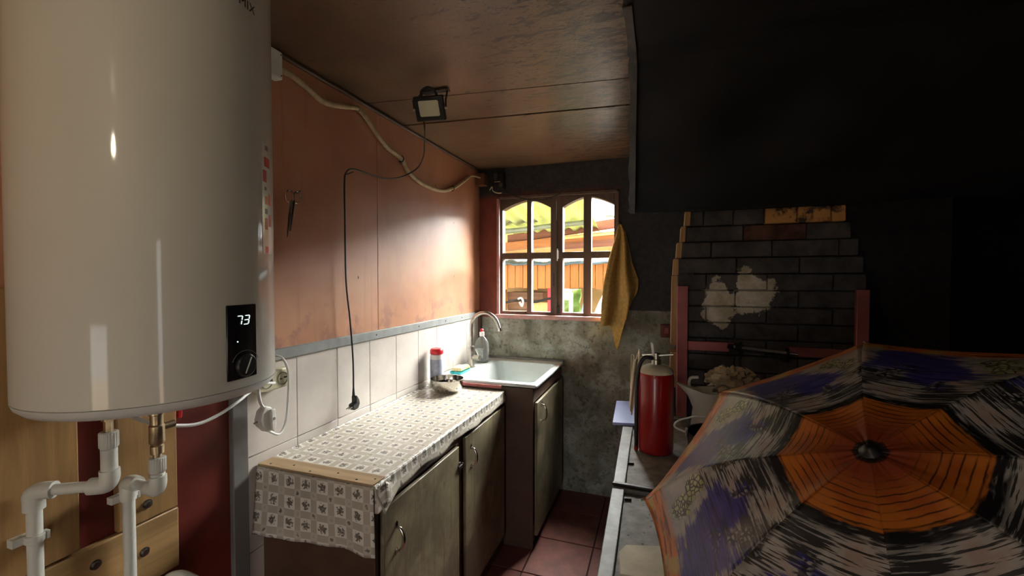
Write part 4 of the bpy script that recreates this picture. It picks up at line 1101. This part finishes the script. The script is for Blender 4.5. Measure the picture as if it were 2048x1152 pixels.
box(1.339, 1.53, 2.116, 2.138, 1.088, 1.130).build('crossbar', 'maroon_dull', fr_, bevel=.003)
box(1.735, 1.975, 2.116, 2.138, 1.082, 1.122).build('crossbar', 'maroon_dull', fr_, bevel=.003)
rod = thing('steel_rod', (1.63, 2.09, 1.09), 'black steel rod with nuts and round flanges across the flue front', 'rod')
a = ony(1457, 692, 2.09); b = ony(1580, 707, 2.09)
d = (b - a).normalized()
MB().cyl(a, b, .0065, 14).build('shaft', 'rodsteel', rod)
MB().cyl(a - d * .004, a + d * .018, .011, 6).cyl(a + d * .026, a + d * .040, .013, 6).build('nut', 'darksteel', rod)
for q in (a + d * .042, b - d * .014): MB().cyl(q, q + d * .006, .023, 24).build('flange', 'soot', rod)
MB().box(a.x + .005, a.x + .045, 2.09, 2.114, a.z - .028, a.z - .012).box(b.x - .04, b.x - .004, 2.09, 2.114, b.z - .028, b.z - .012).build('bearing_block', 'soot', rod, bevel=.002)
MB().cyl(b, b + d * .028, .005, 10).build('end_pin', 'chrome', rod)
MB().tube([a + d * .045 + Vector((0, .012, -.02)), a + d * .045 + Vector((0, .016, -.06)), a + d * .05 + Vector((0, .016, -.10))], .0025, 6).build('wire', 'darksteel', rod)

# ================================================================== STOVE BENCH
sv = thing('stove_bench', (1.6, 1.2, 0), 'low masonry stove bench with grey metal rim and gritty inset panels', 'stove')
SX0, SX1, SY0, SY1 = 1.075, 2.30, .30, 2.145
box(SX0 + .02, SX1, SY0, 2.78, 0, .752).build('body', 'soot', sv)
def rim(x0, x1, y0_, y1_): return box(x0, x1, y0_, y1_, .7525, .771).build('rim', 'stone', sv, bevel=.002)
MB().prism([(1.062, 2.14, .7525), (1.105, 2.14, .7525), (1.124, .95, .7525), (1.135, SY0, .7525), (1.094, SY0, .7525), (1.092, .90, .7525)], (0, 0, .0185)).build('rim', 'stone', sv, bevel=.002)
rim(1.112, SX1, 1.345, 1.385); rim(1.112, SX1, SY0, SY0 + .04); rim(1.112, SX1, 2.10, 2.14); rim(SX1 - .045, SX1, SY0 + .04, 2.1)
for y0_, y1_ in ((SY0 + .042, 1.343), (1.387, 2.098)):
    box(1.10, SX1 - .047, y0_, y1_, .7525, .760).build('inset_panel', 'inset', sv)
# things on it
a = onz(1224, 966, .778); b = onz(1292, 976, .778)
kn = MB(); dd = (b - a); pn = Vector((-dd.y, dd.x, 0)).normalized()
kn.prism([a - pn * .004 + Vector((0, 0, -.005)), a + pn * .010 + Vector((0, 0, -.005)), b + pn * .012 + Vector((0, 0, -.005)) + dd * .6, b - pn * .012 + Vector((0, 0, -.005)) + dd * .6], (0, 0, .008))
tag(kn.build('flat_bar', 'darksteel', bevel=.003), 'flat dark metal bar lying across the stove rim', 'bar')
pts = [onz(u, v, .766) for u, v in ((1238, 1104), (1252, 1091), (1330, 1094), (1350, 1170), (1240, 1150))]
tag(MB().prism([Vector((p.x, p.y, .7605)) for p in pts], (0, 0, .008)).build('plate', 'plate' if 'plate' in M else 'cream_cloth', bevel=.002), 'pale flat plate with a clipped corner on the stove next to the umbrella', 'plate')
bl = [onz(u, v, .776) for u, v in ((1225, 848), (1233, 804), (1300, 806), (1306, 852))]
tag(MB().prism([Vector((p.x, p.y, .7715)) for p in bl], (0, 0, .012)).build('card', 'bluecard', bevel=.002), 'pale blue card lying at the far end of the stove behind the extinguisher', 'card')
for k, (u, v) in enumerate(((1262, 928), (1256, 1000), (1300, 885))):
    p = onz(u, v, .762); 
    tag(MB().obox((p.x, p.y, .7635), (.010, .002, 0), (0, .002, 0), (0, 0, .003)).build('charcoal_bit', 'soot', bevel=.001), ('charred chip on the stove panel beyond the flat bar', 'charred chip on the nearer stove panel by the rim', 'charred chip in front of the fire extinguisher')[k], 'chip')

# extinguisher
ex = thing('fire_extinguisher', (1.205, 1.715, .7605), 'red fire extinguisher standing on the stove bench', 'fire extinguisher')
exx, exy, ez = 1.205, 1.715, .7605
MB().lathe((exx, exy, ez), [(.056, 0), (.062, .004), (.0645, .02), (.0645, .285), (.060, .305), (.046, .320), (.026, .328), (.016, .330)], 40).build('cylinder', 'red_gloss', ex)
MB().lathe((exx, exy, ez + .296), [(.0625, .004), (.0612, .012), (.0560, .0185), (.0480, .0262), (.0300, .0338)], 40).build('shoulder_cover', 'cream_cloth', ex)
MB().lathe((exx, exy, ez + .328), [(.017, 0), (.017, .020), (.013, .022), (.013, .045)], 16).build('valve', 'steel', ex)
MB().obox((exx + .030, exy, ez + .368), (.030, 0, .004), (0, .009, 0), (0, 0, .003)).build('carry_handle', 'steel', ex, bevel=.001)
MB().prism([(exx - .014, exy - .008, ez + .362), (exx - .004, exy - .008, ez + .362), (exx - .010, exy - .008, ez + .412), (exx - .022, exy - .008, ez + .414)], (0, .018, 0)).build('squeeze_lever', 'white_plastic', ex, bevel=.003)
MB().obox((exx - .030, exy, ez + .366), (.022, 0, .003), (0, .006, 0), (0, 0, .003)).build('squeeze_lever', 'steel', ex, bevel=.001)
MB().tube([(exx - .012, exy - .005, ez + .352), (exx - .040, exy - .012, ez + .355), (exx - .060, exy - .016, ez + .325), (exx - .069, exy - .02, ez + .26), (exx - .070, exy - .02, ez + .12), (exx - .070, exy - .02, ez + .012)], .0075, 10).build('hose', 'black_plastic', ex)
MB().lathe((exx - .070, exy - .02, ez + .001), [(.007, 0), (.008, .004), (.0075, .016)], 12).build('nozzle', 'red_gloss', ex)
# cloth bag hanging from handle
bgm = MB()
def bag(s, t):
    top_ = ony(1262 + 24 * s, 712 + 8 * math.sin(s * 7), 1.77); bot_ = ony(1259 + 7 * s, 800 + 34 * (1 - abs(s - .5) * 1.2), 1.77)
    p = top_.lerp(bot_, t); p.y += .026 * math.sin(s * 14 + t * 2) * (1 - t * .6) + .02; p.z += .010 * math.sin(s * 11) * (1 - t) ** 4; return p
bgm.grid(bag, 36, 24)
tag(bgm.build('cloth_bag', 'cream_cloth', solid=.004), 'limp cream cloth bag hanging behind the fire extinguisher', 'bag')

# jug, bundle, bucket behind the umbrella
jx, jy = 1.40, 1.72
jg = thing('basin', (jx, jy, .7605), 'white enamel pitcher with a flaring spout behind the umbrella', 'pitcher')
rings = []
for r_, z in ((.060, 0), (.066, .01), (.074, .10), (.066, .18), (.058, .215), (.064, .245)):
    ring = []
    for i in range(32):
        a = 2 * math.pi * i / 32; sp_ = max(0, math.cos(a - R(200))) ** 10 * max(0, (z - .19)) * 1.3
        ring.append((jx + (r_ + sp_) * math.cos(a), jy + (r_ + sp_) * math.sin(a), .7605 + z + sp_ * .45))
    rings.append(ring)
inner = [[(jx + (p[0] - jx) * .95, jy + (p[1] - jy) * .95, p[2]) for p in rg] for rg in rings[::-1][:4]]
MB().rings(rings + inner).build('jug_body', 'enamelware', jg)
jg.name = 'pitcher'
MB().tube([(jx - .05, jy + .02, .985), (jx - .075, jy + .02, 1.01), (jx - .072, jy + .025, 1.04), (jx - .045, jy + .03, 1.045)], .006, 8).build('handle', 'enamelware', jg)
bn = MB()
cx_, cy_, cz_ = 1.462, 1.70, 1.055
rings = []
for k in range(1, 18):
    ph = math.pi * k / 18; ring = []
    for i in range(36):
        a = 2 * math.pi * i / 36; d = Vector((math.cos(a) * math.sin(ph), math.sin(a) * math.sin(ph), math.cos(ph)))
        q = d * 2.2 + Vector((3, 1, 2)); rr = .92 + .42 * (.6 - abs(mnoise.noise(q * 1.3)) * 2.4) + .12 * mnoise.noise(q * 3.1)
        ring.append((cx_ + .085 * rr * d.x, cy_ + .060 * rr * d.y, cz_ + .046 * rr * d.z))
    rings.append(ring)
bn.rings(rings)
tag(bn.build('cloth_bundle', 'beige_cloth'), 'crumpled beige cloth bundle stuffed behind the umbrella', 'cloth')
pk = ony(1372, 862, 1.49)
bx_ = pk.x + .095
bk = thing('bucket', (bx_, 1.49, .7605), 'dark bucket with a white wire bail half hidden by the umbrella', 'bucket')
MB().lathe((bx_, 1.49, .7605), [(.075, 0), (.080, .004), (.092, pk.z - .7605), (.095, pk.z - .756), (.090, pk.z - .757), (.078, .008), (.001, .007)], 36).build('pail', 'darksteel', bk)
MB().obox((bx_ - .094, 1.48, pk.z), (.004, 0, 0), (0, .012, 0), (0, 0, .012)).build('ear', 'steel', bk, bevel=.002)
bail = [Vector((bx_ - .098, 1.48, pk.z)), ony(1349, 853, 1.49), ony(1355, 842, 1.49), ony(1375, 836, 1.49), ony(1400, 833, 1.49), Vector((bx_ + .05, 1.49, pk.z + .045)), Vector((bx_ + .097, 1.49, pk.z))]
MB().tube(bail, .003, 8).build('bail', 'white_plastic', bk)

# ================================================================== UMBRELLA
UC = Vector((1.602, .913, 1.026)); EL, AZ, SPIN, UR, UH, UE = .985, -2.42, 5.225, .477, .125, 2.1
un = Vector((math.cos(EL) * math.cos(AZ), math.cos(EL) * math.sin(AZ), math.sin(EL)))
ua = un.cross(Vector((0, 0, 1))).normalized(); ub = un.cross(ua)
um = thing('umbrella', UC + un * UH, 'open umbrella printed with blue, black-and-white butterflies and an orange centre', 'umbrella')
A2 = SPIN + math.pi / 2          # this rib is bent down at its end
def upt(ang, r, sag=0.0, lift=0.0):
    k2 = max(0.0, math.cos(ang - A2)) ** 14 * max(0.0, (r - .6) / .4) ** 2
    sag += .034 * k2; r *= 1 + .03 * k2
    return UC + (ua * math.cos(ang) + ub * math.sin(ang)) * (UR * r) + un * (UH * (1 - min(r, 1.0) ** UE) - sag + lift)
cn = MB(); NU, NV = 36, 20
c8 = math.cos(math.pi / 8)
for k in range(8):
    a0 = SPIN + k * math.pi / 4; a1 = a0 + math.pi / 4
    def pf(u, v, a0=a0):
        # u across the panel, v from hub to hem; straight chords between ribs, hem drawn in
        r = .012 + .988 * v
        hemin = 1 - .055 * (1 - (2 * u - 1) ** 2) * v ** 6
        r *= hemin
        A = upt(a0, r); B = upt(a0 + math.pi / 4, r)
        p = A.lerp(B, u)
        p -= un * (.012 * math.sin(math.pi * u) * math.sin(math.pi * min(1, v * .9)) )
        w_ = .0018 * mnoise.noise(Vector((u * 5 + k * 3.1, v * 9, k))) * math.sin(math.pi * u)
        return p + un * w_
    def uvf(u, v): return (.012 + .988 * v, (u - .5) * 2 * math.sin(math.pi / 8) * (.012 + .988 * v))
    cn.grid(pf, NV, NU, uvf)
cnp = cn.build('canopy', 'canopy', um, solid=.0006)
for k in range(8):
    a = SPIN + k * math.pi / 4
    rb_ = MB().tube([upt(a, r / 12, sag=.0045) for r in range(0, 13)], .0022, 6, spline=False).build('rib', 'steel', um)
    tip = upt(a, 1.0); d = (upt(a, 1.0) - upt(a, .95)).normalized()
    MB().cyl(tip - d * .004, tip + d * .010, .0035, 8, .0028).build('rib_tip', 'chrome', rb_)
    MB().tube([upt(a, .45, sag=.006), UC + un * (UH - .19)], .0018, 6, spline=False).build('stretcher', 'steel', rb_)
hub = UC + un * UH
MB().lathe(hub - un * .004, [(.016, 0), (.016, .004), (.011, .007), (.008, .012), (.004, .015)], 20, un).build('ferrule', 'black_plastic', um)
SL = (hub.z - .79) / un.z
MB().cyl(hub, hub - un * (SL - .075), .005, 12).build('shaft', 'steel', um)
MB().lathe(hub - un * (SL - .004), [(.010, 0), (.013, .004), (.013, .07), (.008, .078)], 16, un).build('grip', 'black_plastic', um)
MB().lathe(hub - un * .20, [(.012, 0), (.012, .03)], 14, un).build('runner', 'black_plastic', um)
